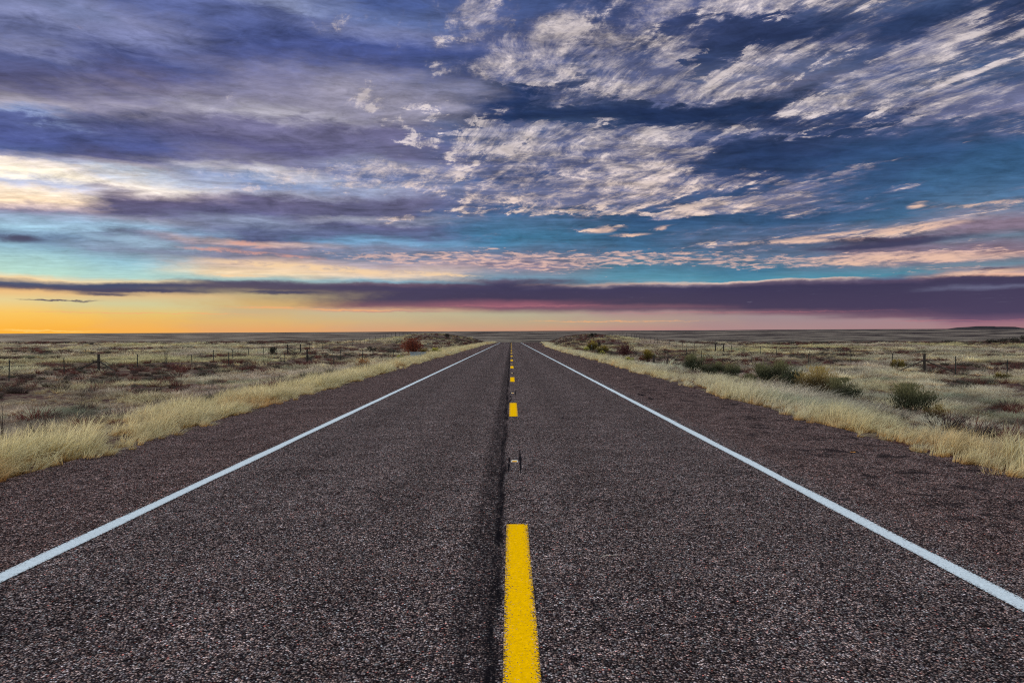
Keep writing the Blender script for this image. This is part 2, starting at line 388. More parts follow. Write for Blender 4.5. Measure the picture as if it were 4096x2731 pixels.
# ------------------------------------------------------------------ the lie of the land
def sstep(x, a, b):
    t = np.clip((x - a) / (b - a), 0, 1)
    return t * t * (3 - 2 * t)
def vnoise(x, y, s, seed=0):
    """cheap smooth value noise in -1..1"""
    x = np.asarray(x, float) / s + seed * 17.31; y = np.asarray(y, float) / s - seed * 9.7
    xi = np.floor(x); yi = np.floor(y); fx = x - xi; fy = y - yi
    fx = fx * fx * (3 - 2 * fx); fy = fy * fy * (3 - 2 * fy)
    def h(a, b):
        v = np.sin(a * 127.1 + b * 311.7 + seed * 74.7) * 43758.5453
        return (v - np.floor(v)) * 2 - 1
    return (h(xi, yi) * (1 - fx) + h(xi + 1, yi) * fx) * (1 - fy) + (h(xi, yi + 1) * (1 - fx) + h(xi + 1, yi + 1) * fx) * fy
def fbm(x, y, s, seed=0, o=4):
    t = 0; a = 1; n = 0
    for i in range(o):
        t = t + a * vnoise(x, y, s / 2 ** i, seed + i * 3); n += a; a *= 0.5
    return t / n
SLOPE = -0.00842
def zroad(y):
    y = np.asarray(y, float)
    z = SLOPE * y
    k = np.maximum(y - 238, 0)
    return z - 0.00042 * k ** 2 * np.where(k < 120, 1, 0) - np.where(k >= 120, 0.00042 * 120 ** 2 + 0.1 * (k - 120), 0)
def wash_y(x):
    return 75.5 + 2.2 * np.sin(x * 0.06 + 0.5) + 1.2 * np.sin(x * 0.19)
def field(x, y):
    s = np.abs(x)
    f = -1.5 - 0.22 * np.exp(-((y - 100) / 40.0) ** 2) + 0.10 * fbm(x, y, 9.0, 2) + 0.16 * fbm(x, y, 45.0, 5)
    f = f - 0.45 * np.exp(-((y - wash_y(x)) / 2.2) ** 2)
    hill = 2.25 * np.exp(-((s - 27) / 13.0) ** 2) * sstep(y, 135, 215) * (1 - sstep(y, 262, 330))
    f = f + hill * (1 + 0.15 * fbm(x, y, 14.0, 8)) + 0.25 * sstep(y, 150, 220) * (1 - sstep(y, 255, 330)) * fbm(x, y, 10.0, 11)
    # beyond the rise the land falls into a broad valley, then climbs to the far plateau
    rim = 205 + 40 * np.exp(-(s / 55.0) ** 2) + 14 * vnoise(x, y * 0, 40.0, 6)
    f = f - 22.0 * sstep(y, rim, 1250) - 7.0 * sstep(y, rim, rim + 110)
    far = sstep(y, 4200, 15000)
    f = f + far * (47.0 + 0.0052 * x + 5.0 * fbm(x, y, 5000.0, 21, 3)) + sstep(y, 1500, 4000) * 3.5 * fbm(x, y, 1800.0, 14, 3)
    return f
def height(x, y):
    x = np.asarray(x, float); y = np.asarray(y, float)
    s = np.abs(x)
    zr = zroad(np.minimum(y, 420))
    half = np.where(x > 0, 6.55 + 3.4 * sstep(y, 120, 215), 6.5 - 0.9 * sstep(y, 150, 250))
    t = sstep(s, half + 0.6, half + 10.5)
    edge = zr - 0.035
    h = edge * (1 - t) + field(x, y) * t
    under = 1 - sstep(s, half - 0.5, half - 0.1)
    h = np.where(y < 425, h - 0.12 * under, field(x, y))
    # blend away from the road line beyond its end
    return np.where(y < 425, h, field(x, y))

# ------------------------------------------------------------------ materials
def new_mat(name):
    m = bpy.data.materials.new(name); m.use_nodes = True
    return m, NT(m.node_tree)
def finish(N, color, rough=0.9, bump=None, bstr=0.3, bdist=0.02, spec=0.2, trans=0.0):
    p = N.n('ShaderNodeBsdfPrincipled')
    N.put(p.inputs['Base Color'], color); N.put(p.inputs['Roughness'], rough)
    p.inputs['Specular IOR Level'].default_value = spec
    if bump is not None:
        b = N.n('ShaderNodeBump'); b.inputs['Strength'].default_value = bstr; b.inputs['Distance'].default_value = bdist
        N.put(b.inputs['Height'], bump); N.put(p.inputs['Normal'], b.outputs[0])
    sh = p.outputs[0]
    if trans > 0:
        tr = N.n('ShaderNodeBsdfTranslucent'); N.put(tr.inputs[0], color)
        mx = N.n('ShaderNodeMixShader'); mx.inputs[0].default_value = trans
        N.t.links.new(sh, mx.inputs[1]); N.t.links.new(tr.outputs[0], mx.inputs[2]); sh = mx.outputs[0]
    out = N.n('ShaderNodeOutputMaterial'); N.t.links.new(sh, out.inputs[0])

def chip_seal(N, P):
    """stones of a chip-sealed road: colour, height"""
    vo = N.n('ShaderNodeTexVoronoi', feature='F1'); N.put(vo.inputs['Vector'], P)
    vo.inputs['Scale'].default_value = 78.0; vo.inputs['Randomness'].default_value = 1.0
    cr = N.sep(vo.outputs['Color'])
    dist = vo.outputs['Distance']
    stone = N.ramp(cr[0], [(0.0, (0.018, 0.017, 0.018, 1)), (0.22, (0.045, 0.042, 0.043, 1)), (0.50, (0.105, 0.097, 0.095, 1)),
                           (0.80, (0.19, 0.175, 0.165, 1)), (0.95, (0.30, 0.29, 0.28, 1)), (1.0, (0.46, 0.46, 0.46, 1))])[0]
    hue = N.ramp(cr[1], [(0.0, (0.80, 1.06, 1.12, 1)), (0.20, (0.92, 0.98, 1.10, 1)), (0.45, (1.0, 0.98, 1.0, 1)), (0.80, (1.08, 0.97, 0.90, 1)), (0.97, (1.12, 0.90, 0.86, 1)), (1.0, (1.7, 0.65, 0.55, 1))])[0]
    c = N.mix(1.0, stone, hue, 'MULTIPLY')
    gap = N.ss(dist, 0.34, 0.62)
    c = N.mix(N.m('MULTIPLY', gap, 0.93), c, (0.006, 0.005, 0.007, 1))
    # coarser grain so that the surface keeps its speckle further away
    g1 = N.noise(P, 22.0, 2.0, 0.7)
    g2 = N.noise(P, 5.0, 3.0, 0.75)
    g3 = N.noise(P, 0.9, 3.0, 0.6)
    k = N.m('MULTIPLY', N.ss(g1, 0.32, 0.68, 0.40, 1.60, 'LINEAR'), N.m('MULTIPLY', N.ss(g2, 0.32, 0.68, 0.74, 1.26, 'LINEAR'), N.ss(g3, 0.3, 0.7, 0.88, 1.12, 'LINEAR')))
    c = N.v('MULTIPLY', N.scale(c, k), (1.66, 1.37, 1.30))
    h = N.m('ADD', N.m('MULTIPLY', N.m('SUBTRACT', 0.8, dist), 0.7), N.m('MULTIPLY', cr[0], 0.5))
    return c, h
def make_road_mat():
    m, N = new_mat('chip_seal_asphalt')
    P = N.n('ShaderNodeTexCoord').outputs['Object']
    c, h = chip_seal(N, P)
    X, Y, Z = N.sep(P)
    wob = N.m('MULTIPLY', N.m('SUBTRACT', N.noise(N.xyz(0.0, Y, 0.0), 0.5, 5.0, 0.7), 0.5), 0.16)
    # tarry seam of the two paving passes, left of the dashes
    def band(x0, hw, soft):
        return N.ss(N.m('ABSOLUTE', N.m('SUBTRACT', N.m('SUBTRACT', X, x0), wob)), hw + soft, hw)
    sp = N.m('ADD', N.m('MULTIPLY', N.noise(P, 28.0, 3.0, 0.75), 0.5), N.m('MULTIPLY', N.noise(N.xyz(N.m('MULTIPLY', X, 22.0), N.m('MULTIPLY', Y, 2.2), 7.0), 1.0, 4.0, 0.8), 0.5))
    core = N.m('MULTIPLY', band(-0.115, 0.02, 0.05), N.ss(N.noise(N.xyz(N.m('MULTIPLY', X, 7.0), N.m('MULTIPLY', Y, 0.8), 0.0), 1.0, 4.0, 0.65), 0.30, 0.52, 0.30, 1.0))
    wide = N.m('MULTIPLY', band(-0.22, 0.06, 0.16), N.ss(sp, 0.44, 0.53, 0.10, 0.95))
    seam = N.m('MAXIMUM', core, wide)
    c = N.mix(N.m('MULTIPLY', seam, N.ss(sp, 0.44, 0.60, 1.0, 0.62)), c, (0.008, 0.007, 0.009, 1))
    # slight polish in the wheel paths, slight purple cast on the shoulders
    def gauss(x0, w):
        q = N.m('DIVIDE', N.m('SUBTRACT', X, x0), w)
        return N.m('POWER', 2.718, N.m('MULTIPLY', N.m('MULTIPLY', q, q), -1.0))
    wheel = N.m('ADD', N.m('ADD', gauss(-2.9, 0.4), gauss(-1.1, 0.4)), N.m('ADD', gauss(1.1, 0.4), gauss(2.7, 0.4)))
    c = N.scale(c, N.m('SUBTRACT', 1.0, N.m('MULTIPLY', wheel, 0.13)))
    sh = N.ss(N.m('ABSOLUTE', X), 3.6, 4.0)
    c = N.mix(N.m('MULTIPLY', sh, 0.45), c, N.mix(1.0, c, (0.92, 0.72, 0.66, 1), 'MULTIPLY'))
    gs = N.noise(P, 3.2, 5.0, 0.8)
    c = N.scale(c, N.m('ADD', 1.0, N.m('MULTIPLY', sh, N.m('MULTIPLY', N.m('SUBTRACT', gs, 0.5), 1.6))))
    # bald tar patches along the outer right shoulder
    tp = N.m('MULTIPLY', N.ss(N.noise(N.xyz(X, N.m('MULTIPLY', Y, 1.0), 4.0), 2.4, 4.0, 0.7), 0.53, 0.62), N.ss(X, 3.9, 4.6))
    c = N.mix(N.m('MULTIPLY', tp, 0.7), c, (0.012, 0.010, 0.012, 1))
    finish(N, c, 1.0, h, 0.9, 0.010, 0.0)
    return m
def make_paint(name, rgb, worn, edge_scale):
    m, N = new_mat(name)
    P = N.n('ShaderNodeTexCoord').outputs['Object']
    c, h = chip_seal(N, P)
    n = N.noise(P, 70.0, 3.0, 0.7)
    uv = N.n('ShaderNodeAttribute', attribute_name='edge').outputs['Fac']   # 0 in the middle, 1 at the rim
    lvl = N.m('ADD', worn, N.m('MULTIPLY', N.m('POWER', uv, 3.0), edge_scale))
    shade = N.ss(N.noise(P, 40.0, 3.0, 0.7), 0.3, 0.7, 0.80, 1.10, 'LINEAR')
    base = N.scale(N.n('ShaderNodeRGB').outputs[0], shade)
    N.t.nodes[-1].inputs  # keep order
    for nd in N.t.nodes:
        if nd.type == 'RGB': nd.outputs[0].default_value = rgb
    col = N.mix(N.m('MULTIPLY', N.ss(n, lvl, N.m('SUBTRACT', lvl, 0.07)), 0.92), base, c)
    finish(N, col, 1.0, h, 0.5, 0.006, 0.0)
    return m
def make_ground_mat():
    m, N = new_mat('prairie_soil')
    P = N.n('ShaderNodeTexCoord').outputs['Object']
    X, Y, Z = N.sep(P)
    a = N.noise(P, 0.35, 5.0, 0.65)
    b = N.noise(P, 3.0, 4.0, 0.7)
    f = N.noise(P, 30.0, 3.0, 0.7)
    soil = N.mix(N.ss(b, 0.35, 0.65), (0.028, 0.009, 0.009, 1), (0.085, 0.034, 0.030, 1))
    thatch = N.mix(N.ss(f, 0.3, 0.7), (0.08, 0.06, 0.04, 1), (0.28, 0.23, 0.14, 1))
    near = N.mix(N.ss(N.m('ADD', N.m('MULTIPLY', a, 0.5), N.m('MULTIPLY', b, 0.5)), 0.46, 0.60), soil, thatch)
    # farther out: matted grass and scrub in long streaks
    lgY = N.m('LOGARITHM', N.m('MAXIMUM', Y, 1.0), 2.718)
    q = N.xyz(N.m('DIVIDE', X, N.m('MAXIMUM', N.m('MULTIPLY', Y, 0.07), 1.0)), N.m('MULTIPLY', lgY, 9.0), 0.0)
    s1 = N.noise(q, 1.0, 6.0, 0.66)
    s2 = N.noise(P, 0.05, 5.0, 0.7)
    far = N.mix(N.ss(N.m('ADD', N.m('MULTIPLY', s1, 0.65), N.m('MULTIPLY', s2, 0.35)), 0.45, 0.55), (0.016, 0.008, 0.008, 1), (0.21, 0.175, 0.13, 1))
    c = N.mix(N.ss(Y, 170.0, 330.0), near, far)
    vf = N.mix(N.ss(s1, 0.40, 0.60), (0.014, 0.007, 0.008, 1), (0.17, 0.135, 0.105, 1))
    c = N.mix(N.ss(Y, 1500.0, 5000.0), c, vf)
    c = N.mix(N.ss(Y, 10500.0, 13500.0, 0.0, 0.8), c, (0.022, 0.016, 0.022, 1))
    finish(N, c, 0.95, N.m('ADD', b, N.m('MULTIPLY', f, 0.3)), 0.5, 0.08, 0.1)
    return m
def make_grass_mat():
    m, N = new_mat('dry_grass')
    tint = N.n('ShaderNodeAttribute', attribute_type='INSTANCER', attribute_name='tint').outputs['Color']
    g = N.n('ShaderNodeAttribute', attribute_name='along').outputs['Fac']
    r = N.n('ShaderNodeAttribute', attribute_name='rnd').outputs['Fac']
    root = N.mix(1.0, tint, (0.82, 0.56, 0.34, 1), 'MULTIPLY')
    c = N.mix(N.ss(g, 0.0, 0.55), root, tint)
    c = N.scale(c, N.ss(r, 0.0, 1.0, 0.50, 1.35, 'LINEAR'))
    finish(N, c, 0.75, spec=0.15, trans=0.45)
    return m
def make_leaf_mat(name, dark, light, tip=None):
    m, N = new_mat(name)
    g = N.n('ShaderNodeAttribute', attribute_name='along').outputs['Fac']
    r = N.n('ShaderNodeAttribute', attribute_name='rnd').outputs['Fac']
    c = N.mix(r, dark, light)
    if tip: c = N.mix(N.ss(g, 0.55, 1.0), c, tip)
    finish(N, c, 0.8, spec=0.15, trans=0.2)
    return m
def make_plain(name, c0, c1, scale=20.0, rough=0.8, metal=0.0):
    m, N = new_mat(name)
    P = N.n('ShaderNodeTexCoord').outputs['Object']
    n = N.noise(P, scale, 4.0, 0.65)
    finish(N, N.mix(N.ss(n, 0.3, 0.7), c0, c1), rough, n, 0.4, 0.004, 0.0 if rough >= 1 else 0.25)
    return m

M_ROAD = make_road_mat()
M_YEL = make_paint('yellow_road_paint', (0.93, 0.50, 0.0005, 1), 0.39, 0.21)
M_WHI = make_paint('white_road_paint', (0.60, 0.67, 0.70, 1), 0.385, 0.20)
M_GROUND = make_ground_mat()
M_GRASS = make_grass_mat()

# ------------------------------------------------------------------ ground sheet
def sym(a):
    return np.concatenate([-a[::-1], a])
xs_ = np.concatenate([np.arange(0.4, 24, 0.8), np.geomspace(24.5, 260, 70), np.geomspace(275, 40000, 60)])
ys_ = np.concatenate([np.arange(-80, 0, 5.0), np.arange(0, 330, 1.3), np.geomspace(332, 40000, 150)])
gx = sym(xs_)
GX, GY = np.meshgrid(gx, ys_)
GZ = height(GX, GY)
V = np.stack([GX.ravel(), GY.ravel(), GZ.ravel()], 1)
nx, ny = len(gx), len(ys_)
I = np.arange(nx * ny).reshape(ny, nx)
FC = np.stack([I[:-1, :-1].ravel(), I[:-1, 1:].ravel(), I[1:, 1:].ravel(), I[1:, :-1].ravel()], 1)
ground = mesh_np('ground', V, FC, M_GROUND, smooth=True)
tag(ground, 'rolling dry prairie ground on both sides of the road, reaching to the horizon', None, None, 'structure')

# far low mesa on the horizon, right
def make_mesa():
    m, N = new_mat('mesa_rock')
    P = N.n('ShaderNodeTexCoord').outputs['Object']
    n = N.noise(P, 0.004, 5.0, 0.65)
    finish(N, N.mix(N.ss(n, 0.35, 0.65), (0.010, 0.007, 0.010, 1), (0.022, 0.017, 0.020, 1)), 0.95)
    D = 13000.0
    prof = [(3850, 1318), (3872, 1312), (3890, 1307.5), (3915, 1304.5), (3950, 1304.5), (3980, 1306.5), (4010, 1306), (4040, 1307), (4060, 1311), (4110, 1313), (4200, 1319)]
    V = []; nseg = 7
    xs = np.linspace(prof[0][0], prof[-1][0], 60)
    pys = np.interp(xs, [p[0] for p in prof], [p[1] for p in prof])
    for i, (px, py) in enumerate(zip(xs, pys)):
        x = (px - HX) / F * D
        zt = CAMH + (HY - py) / F * D
        zb = 0.0
        for j, (q, hh) in enumerate([(-1500, 0), (-900, .25), (-420, .62), (-160, .97), (0, 1.0), (500, .8), (1500, .0)]):
            V.append((x, D + q + 60 * math.sin(i * 0.9 + j), zb + (zt - zb) * hh + (6 * math.sin(i * 1.7 + j) if 0 < hh < .97 else 0)))
    I = np.arange(len(V)).reshape(-1, nseg)
    FC = np.stack([I[:-1, :-1].ravel(), I[1:, :-1].ravel(), I[1:, 1:].ravel(), I[:-1, 1:].ravel()], 1)
    o = mesh_np('mesa', V, FC, m, smooth=True)
    tag(o, 'low dark flat-topped mesa on the horizon at the right', None, None, 'structure')
make_mesa()

# ------------------------------------------------------------------ road with its painted lines
def strip(x0f, x1f, ya, yb, dz, step=1.5, nxs=2):
    n = max(2, int((yb - ya) / step) + 1)
    yy = np.linspace(ya, yb, n)
    cols = []
    for k in range(nxs):
        t = k / (nxs - 1)
        cols.append(np.stack([x0f(yy) * (1 - t) + x1f(yy) * t, yy, zroad(yy) + dz], 1))
    V = np.stack(cols, 1).reshape(-1, 3)
    I = np.arange(len(V)).reshape(n, nxs)
    FC = np.stack([I[:-1, :-1].ravel(), I[:-1, 1:].ravel(), I[1:, 1:].ravel(), I[1:, :-1].ravel()], 1)
    return V, FC
def redge(y): return 6.55 + 3.4 * sstep(y, 120, 215) + 0.09 * vnoise(y, 0 * y, 1.1, 3) + 0.12 * vnoise(y, 0 * y, 6.0, 4)
def ledge(y): return -(6.5 - 0.9 * sstep(y, 150, 250)) + 0.09 * vnoise(y, 0 * y, 1.1, 6) + 0.12 * vnoise(y, 0 * y, 6.0, 7)
V, FC = strip(ledge, redge, -30, 420, 0.0, 0.5, 6)
road = mesh_np('road', V, FC, M_ROAD)
tag(road, 'straight two-lane chip-sealed asphalt highway running to the horizon', None, None, 'structure')
def painted(name, x0, x1, ya, yb, mat, label=None, wob=0.0, seed=1):
    f0 = lambda y: x0 + wob * vnoise(y, 0 * y, 0.9, seed) + 0 * y
    f1 = lambda y: x1 + wob * vnoise(y, 0 * y, 0.8, seed + 5) + 0 * y
    V, FC = strip(f0, f1, ya, yb, 0.005, 0.4, 5)
    o = mesh_np(name, V, FC, mat, road)
    a = o.data.attributes.new('edge', 'FLOAT', 'POINT')
    a.data.foreach_set('value', np.tile(np.array([1, 0.5, 0.0, 0.5, 1], dtype=np.float32), len(V) // 5))
    if label: o['label'] = label
    return o
painted('edge_line', -3.91, -3.75, -30, 300, M_WHI, 'white left edge line', 0.011, 2)
painted('edge_line', 3.36, 3.52, -30, 300, M_WHI, 'white right edge line', 0.011, 9)
k = 0
y_far = 6.55
while y_far < 275:
    painted('centre_dash', -0.045, 0.16, y_far - 3.2, y_far, M_YEL, None, 0.003, 20 + k)
    y_far += 12.2; k += 1
# dark recess strokes beside each reflector
M_TAR = make_plain('tar', (0.006, 0.005, 0.007, 1), (0.016, 0.014, 0.016, 1), 30, 1.0)
def tar_stroke(x, ya, yb, w=0.034, lean=0.0):
    n = 40
    yy = np.linspace(ya, yb, n)
    ww = w * (0.35 + 0.65 * np.sin(np.linspace(0.12, math.pi - 0.12, n))) * np.clip(1 + 1.1 * fbm(yy, yy * 0, 0.16, int(x * 100) % 7 + 2, 3), 0.12, 2)
    cx = x + lean * np.linspace(0, 1, n) + 0.006 * vnoise(yy, yy * 0, 0.25, 3)
    V = np.concatenate([np.stack([cx - ww / 2, yy, zroad(yy) + 0.004], 1), np.stack([cx + ww / 2, yy, zroad(yy) + 0.004], 1)])
    FC = [(i, i + n, i + n + 1, i + 1) for i in range(n - 1)]
    mesh_np('tar_streak', V, FC, M_TAR, road)
MARK_Y = [9.9, 22.1, 34.3, 46.5, 58.7]
for my in MARK_Y:
    tar_stroke(-0.035, my - 0.75, my + 0.35, 0.022, 0.012)
    tar_stroke(0.130, my - 0.85, my + 1.0, 0.032, 0.012)
tar_stroke(0.02, 20.0, 21.2, 0.03, -0.05)
tar_stroke(-0.06, 18.8, 20.2, 0.03, 0.08)
for (px, py, w) in [(2556, 1577, 13), (2572, 1581, 22), (2604, 1595, 16), (2482, 1505, 8)]:
    d = 4919.0 / (py - 1350.0); x = (px - HX) / F * d
    tar_stroke(x, d - 0.25, d + 0.25, w / F * d)

# raised reflectors between the dashes
M_REF = make_plain('amber_reflector', (0.70, 0.30, 0.01, 1), (0.85, 0.42, 0.02, 1), 60, 0.3)
M_HOUS = make_plain('marker_housing', (0.60, 0.58, 0.45, 1), (0.72, 0.70, 0.58, 1), 60, 0.5)
ml = ['amber reflector in the gap just beyond the nearest yellow dash', 'amber reflector in the gap beyond the second yellow dash', 'amber reflector in the gap beyond the third yellow dash',
      'amber reflector in the gap beyond the fourth yellow dash', 'amber reflector in the gap beyond the fifth yellow dash']
for my, lab in zip(MARK_Y, ml):
    z0 = float(zroad(my))
    e = empty('pavement_marker', (0.052, my, z0), lab, 'road marker', 'reflectors along the centre line')
    b = MB()
    w, l, h = 0.10, 0.09, 0.018
    v0 = len(b.v)
    for (sx, sy, sz) in [(-1,-1,0),(1,-1,0),(1,1,0),(-1,1,0),(-.82,-.45,1),(.82,-.45,1),(.82,.45,1),(-.82,.45,1)]:
        b.v.append((sx * w / 2, sy * l / 2, 0.001 + sz * h))
    for q in ((4,5,6,7),(0,1,5,4),(1,2,6,5),(2,3,7,6),(3,0,4,7)): b.f.append(q)
    b.build('housing', M_HOUS, e)
    b = MB()
    b.v += [(-.036, -.0435, .0035), (.036, -.0435, .0035), (.034, -.0235, .0175), (-.034, -.0235, .0175),
            (-.036, -.0385, .0025), (.036, -.0385, .0025), (.034, -.0185, .0165), (-.034, -.0185, .0165)]
    b.f += [(0,1,2,3), (1,0,4,5), (3,2,6,7), (0,3,7,4), (2,1,5,6), (7,6,5,4)]
    b.build('reflector', M_REF, e)

# ------------------------------------------------------------------ grass
def tuft(name, n, h, spread, width, lean, seg=4, mat=M_GRASS, seed=0, curl=0.5, hvar=0.35, flop=0.35):
    r = np.random.default_rng(seed)
    a = r.uniform(0, 2 * math.pi, n)
    rad = spread * np.sqrt(r.uniform(0, 1, n)) * 0.45
    bx, by = rad * np.cos(a), rad * np.sin(a)
    L = h * (1 - hvar + 2 * hvar * r.uniform(0, 1, n) ** 1.3) * 1.05
    out = r.uniform(0.1, 1.0, n) * flop * 1.6
    a2 = a + r.normal(0, 0.5, n)
    dx = np.cos(a2) * out + lean[0]; dy = np.sin(a2) * out + lean[1]
    ph = r.uniform(0, math.pi, n)
    wx, wy = np.cos(ph), np.sin(ph)
    V = np.zeros((n, (seg + 1) * 2, 3)); al = np.zeros((n, (seg + 1) * 2)); rn = np.zeros_like(al)
    cb = r.uniform(0.6, 1.4, n) * curl
    rv = r.uniform(0, 1, n)
    for k in range(seg + 1):
        t = k / seg
        hor = (t * 0.55 + t * t * cb) * L
        x = bx + dx * hor; y = by + dy * hor
        z = L * (t - 0.32 * cb * t * t * np.minimum(1.2, np.hypot(dx, dy) * 1.5)) - 0.02
        w = width * (1 - t * 0.86) * (0.7 + 0.6 * rv) * 0.5
        V[:, 2 * k] = np.stack([x - wx * w, y - wy * w, z], 1)
        V[:, 2 * k + 1] = np.stack([x + wx * w, y + wy * w, z], 1)
        al[:, 2 * k:2 * k + 2] = t
        rn[:, 2 * k:2 * k + 2] = rv[:, None]
    q = []
    for k in range(seg):
        q.append([2 * k, 2 * k + 1, 2 * k + 3, 2 * k + 2])
    q = np.array(q)
    FC = (q[None] + (np.arange(n) * (seg + 1) * 2)[:, None, None]).reshape(-1, 4)
    o = mesh_np(name, V.reshape(-1, 3), FC, mat, link=False)
    o.data.attributes.new('along', 'FLOAT', 'POINT').data.foreach_set('value', al.ravel().astype(np.float32))
    o.data.attributes.new('rnd', 'FLOAT', 'POINT').data.foreach_set('value', rn.ravel().astype(np.float32))
    return o
def scatter(name, protos, pos, rot, scl, idx, tint, label):
    """one stuff object: tufts instanced on points by a geometry-nodes modifier"""
    coll = bpy.data.collections.new(name + '_tufts')
    for p in protos: coll.objects.link(p)
    me = bpy.data.meshes.new(name)
    n = len(pos)
    me.vertices.add(n); me.vertices.foreach_set('co', np.asarray(pos, np.float32).ravel())
    me.attributes.new('rot', 'FLOAT_VECTOR', 'POINT').data.foreach_set('vector', np.asarray(rot, np.float32).ravel())
    me.attributes.new('scl', 'FLOAT_VECTOR', 'POINT').data.foreach_set('vector', np.asarray(scl, np.float32).ravel())
    me.attributes.new('idx', 'INT', 'POINT').data.foreach_set('value', np.asarray(idx, np.int32))
    c4 = np.concatenate([tint, np.ones((n, 1))], 1)
    me.attributes.new('tint', 'FLOAT_COLOR', 'POINT').data.foreach_set('color', c4.astype(np.float32).ravel())
    o = bpy.data.objects.new(name, me); COL.objects.link(o)
    me.materials.append(M_GRASS)
    tag(o, label, None, None, 'stuff')
    g = bpy.data.node_groups.new(name + '_nodes', 'GeometryNodeTree')
    g.interface.new_socket('Geometry', in_out='INPUT', socket_type='NodeSocketGeometry')
    g.interface.new_socket('Geometry', in_out='OUTPUT', socket_type='NodeSocketGeometry')
    gi = g.nodes.new('NodeGroupInput'); go = g.nodes.new('NodeGroupOutput')
    ci = g.nodes.new('GeometryNodeCollectionInfo'); ci.inputs['Collection'].default_value = coll
    ci.inputs['Separate Children'].default_value = True; ci.inputs['Reset Children'].default_value = True
    ip = g.nodes.new('GeometryNodeInstanceOnPoints'); ip.inputs['Pick Instance'].default_value = True
    def attr(nm, dt):
        a = g.nodes.new('GeometryNodeInputNamedAttribute'); a.data_type = dt; a.inputs['Name'].default_value = nm
        return [s for s in a.outputs if s.enabled and s.name == 'Attribute'][0]
    e2r = g.nodes.new('FunctionNodeEulerToRotation')
    L = g.links.new
    L(gi.outputs[0], ip.inputs['Points']); L(ci.outputs[0], ip.inputs['Instance'])
    L(attr('idx', 'INT'), ip.inputs['Instance Index'])
    L(attr('rot', 'FLOAT_VECTOR'), e2r.inputs[0]); L(e2r.outputs[0], ip.inputs['Rotation'])
    L(attr('scl', 'FLOAT_VECTOR'), ip.inputs['Scale'])
    L(ip.outputs[0], go.inputs[0])
    md = o.modifiers.new('scatter', 'NODES'); md.node_group = g
    return o

def in_view(x, y, pad=3.0):
    return np.abs(x) < 0.765 * y + pad

GOLD = np.array([0.74, 0.64, 0.37]); STRAW = np.array([0.74, 0.66, 0.38]); PALE = np.array([0.70, 0.65, 0.46])
MAUVE = np.array([0.44, 0.36, 0.29]); SAGE = np.array([0.36, 0.41, 0.28]); AMBER = np.array([0.64, 0.40, 0.16]); BROWN = np.array([0.22, 0.14, 0.10])
def blend(a, b, t): return a * (1 - t)[:, None] + b * t[:, None]

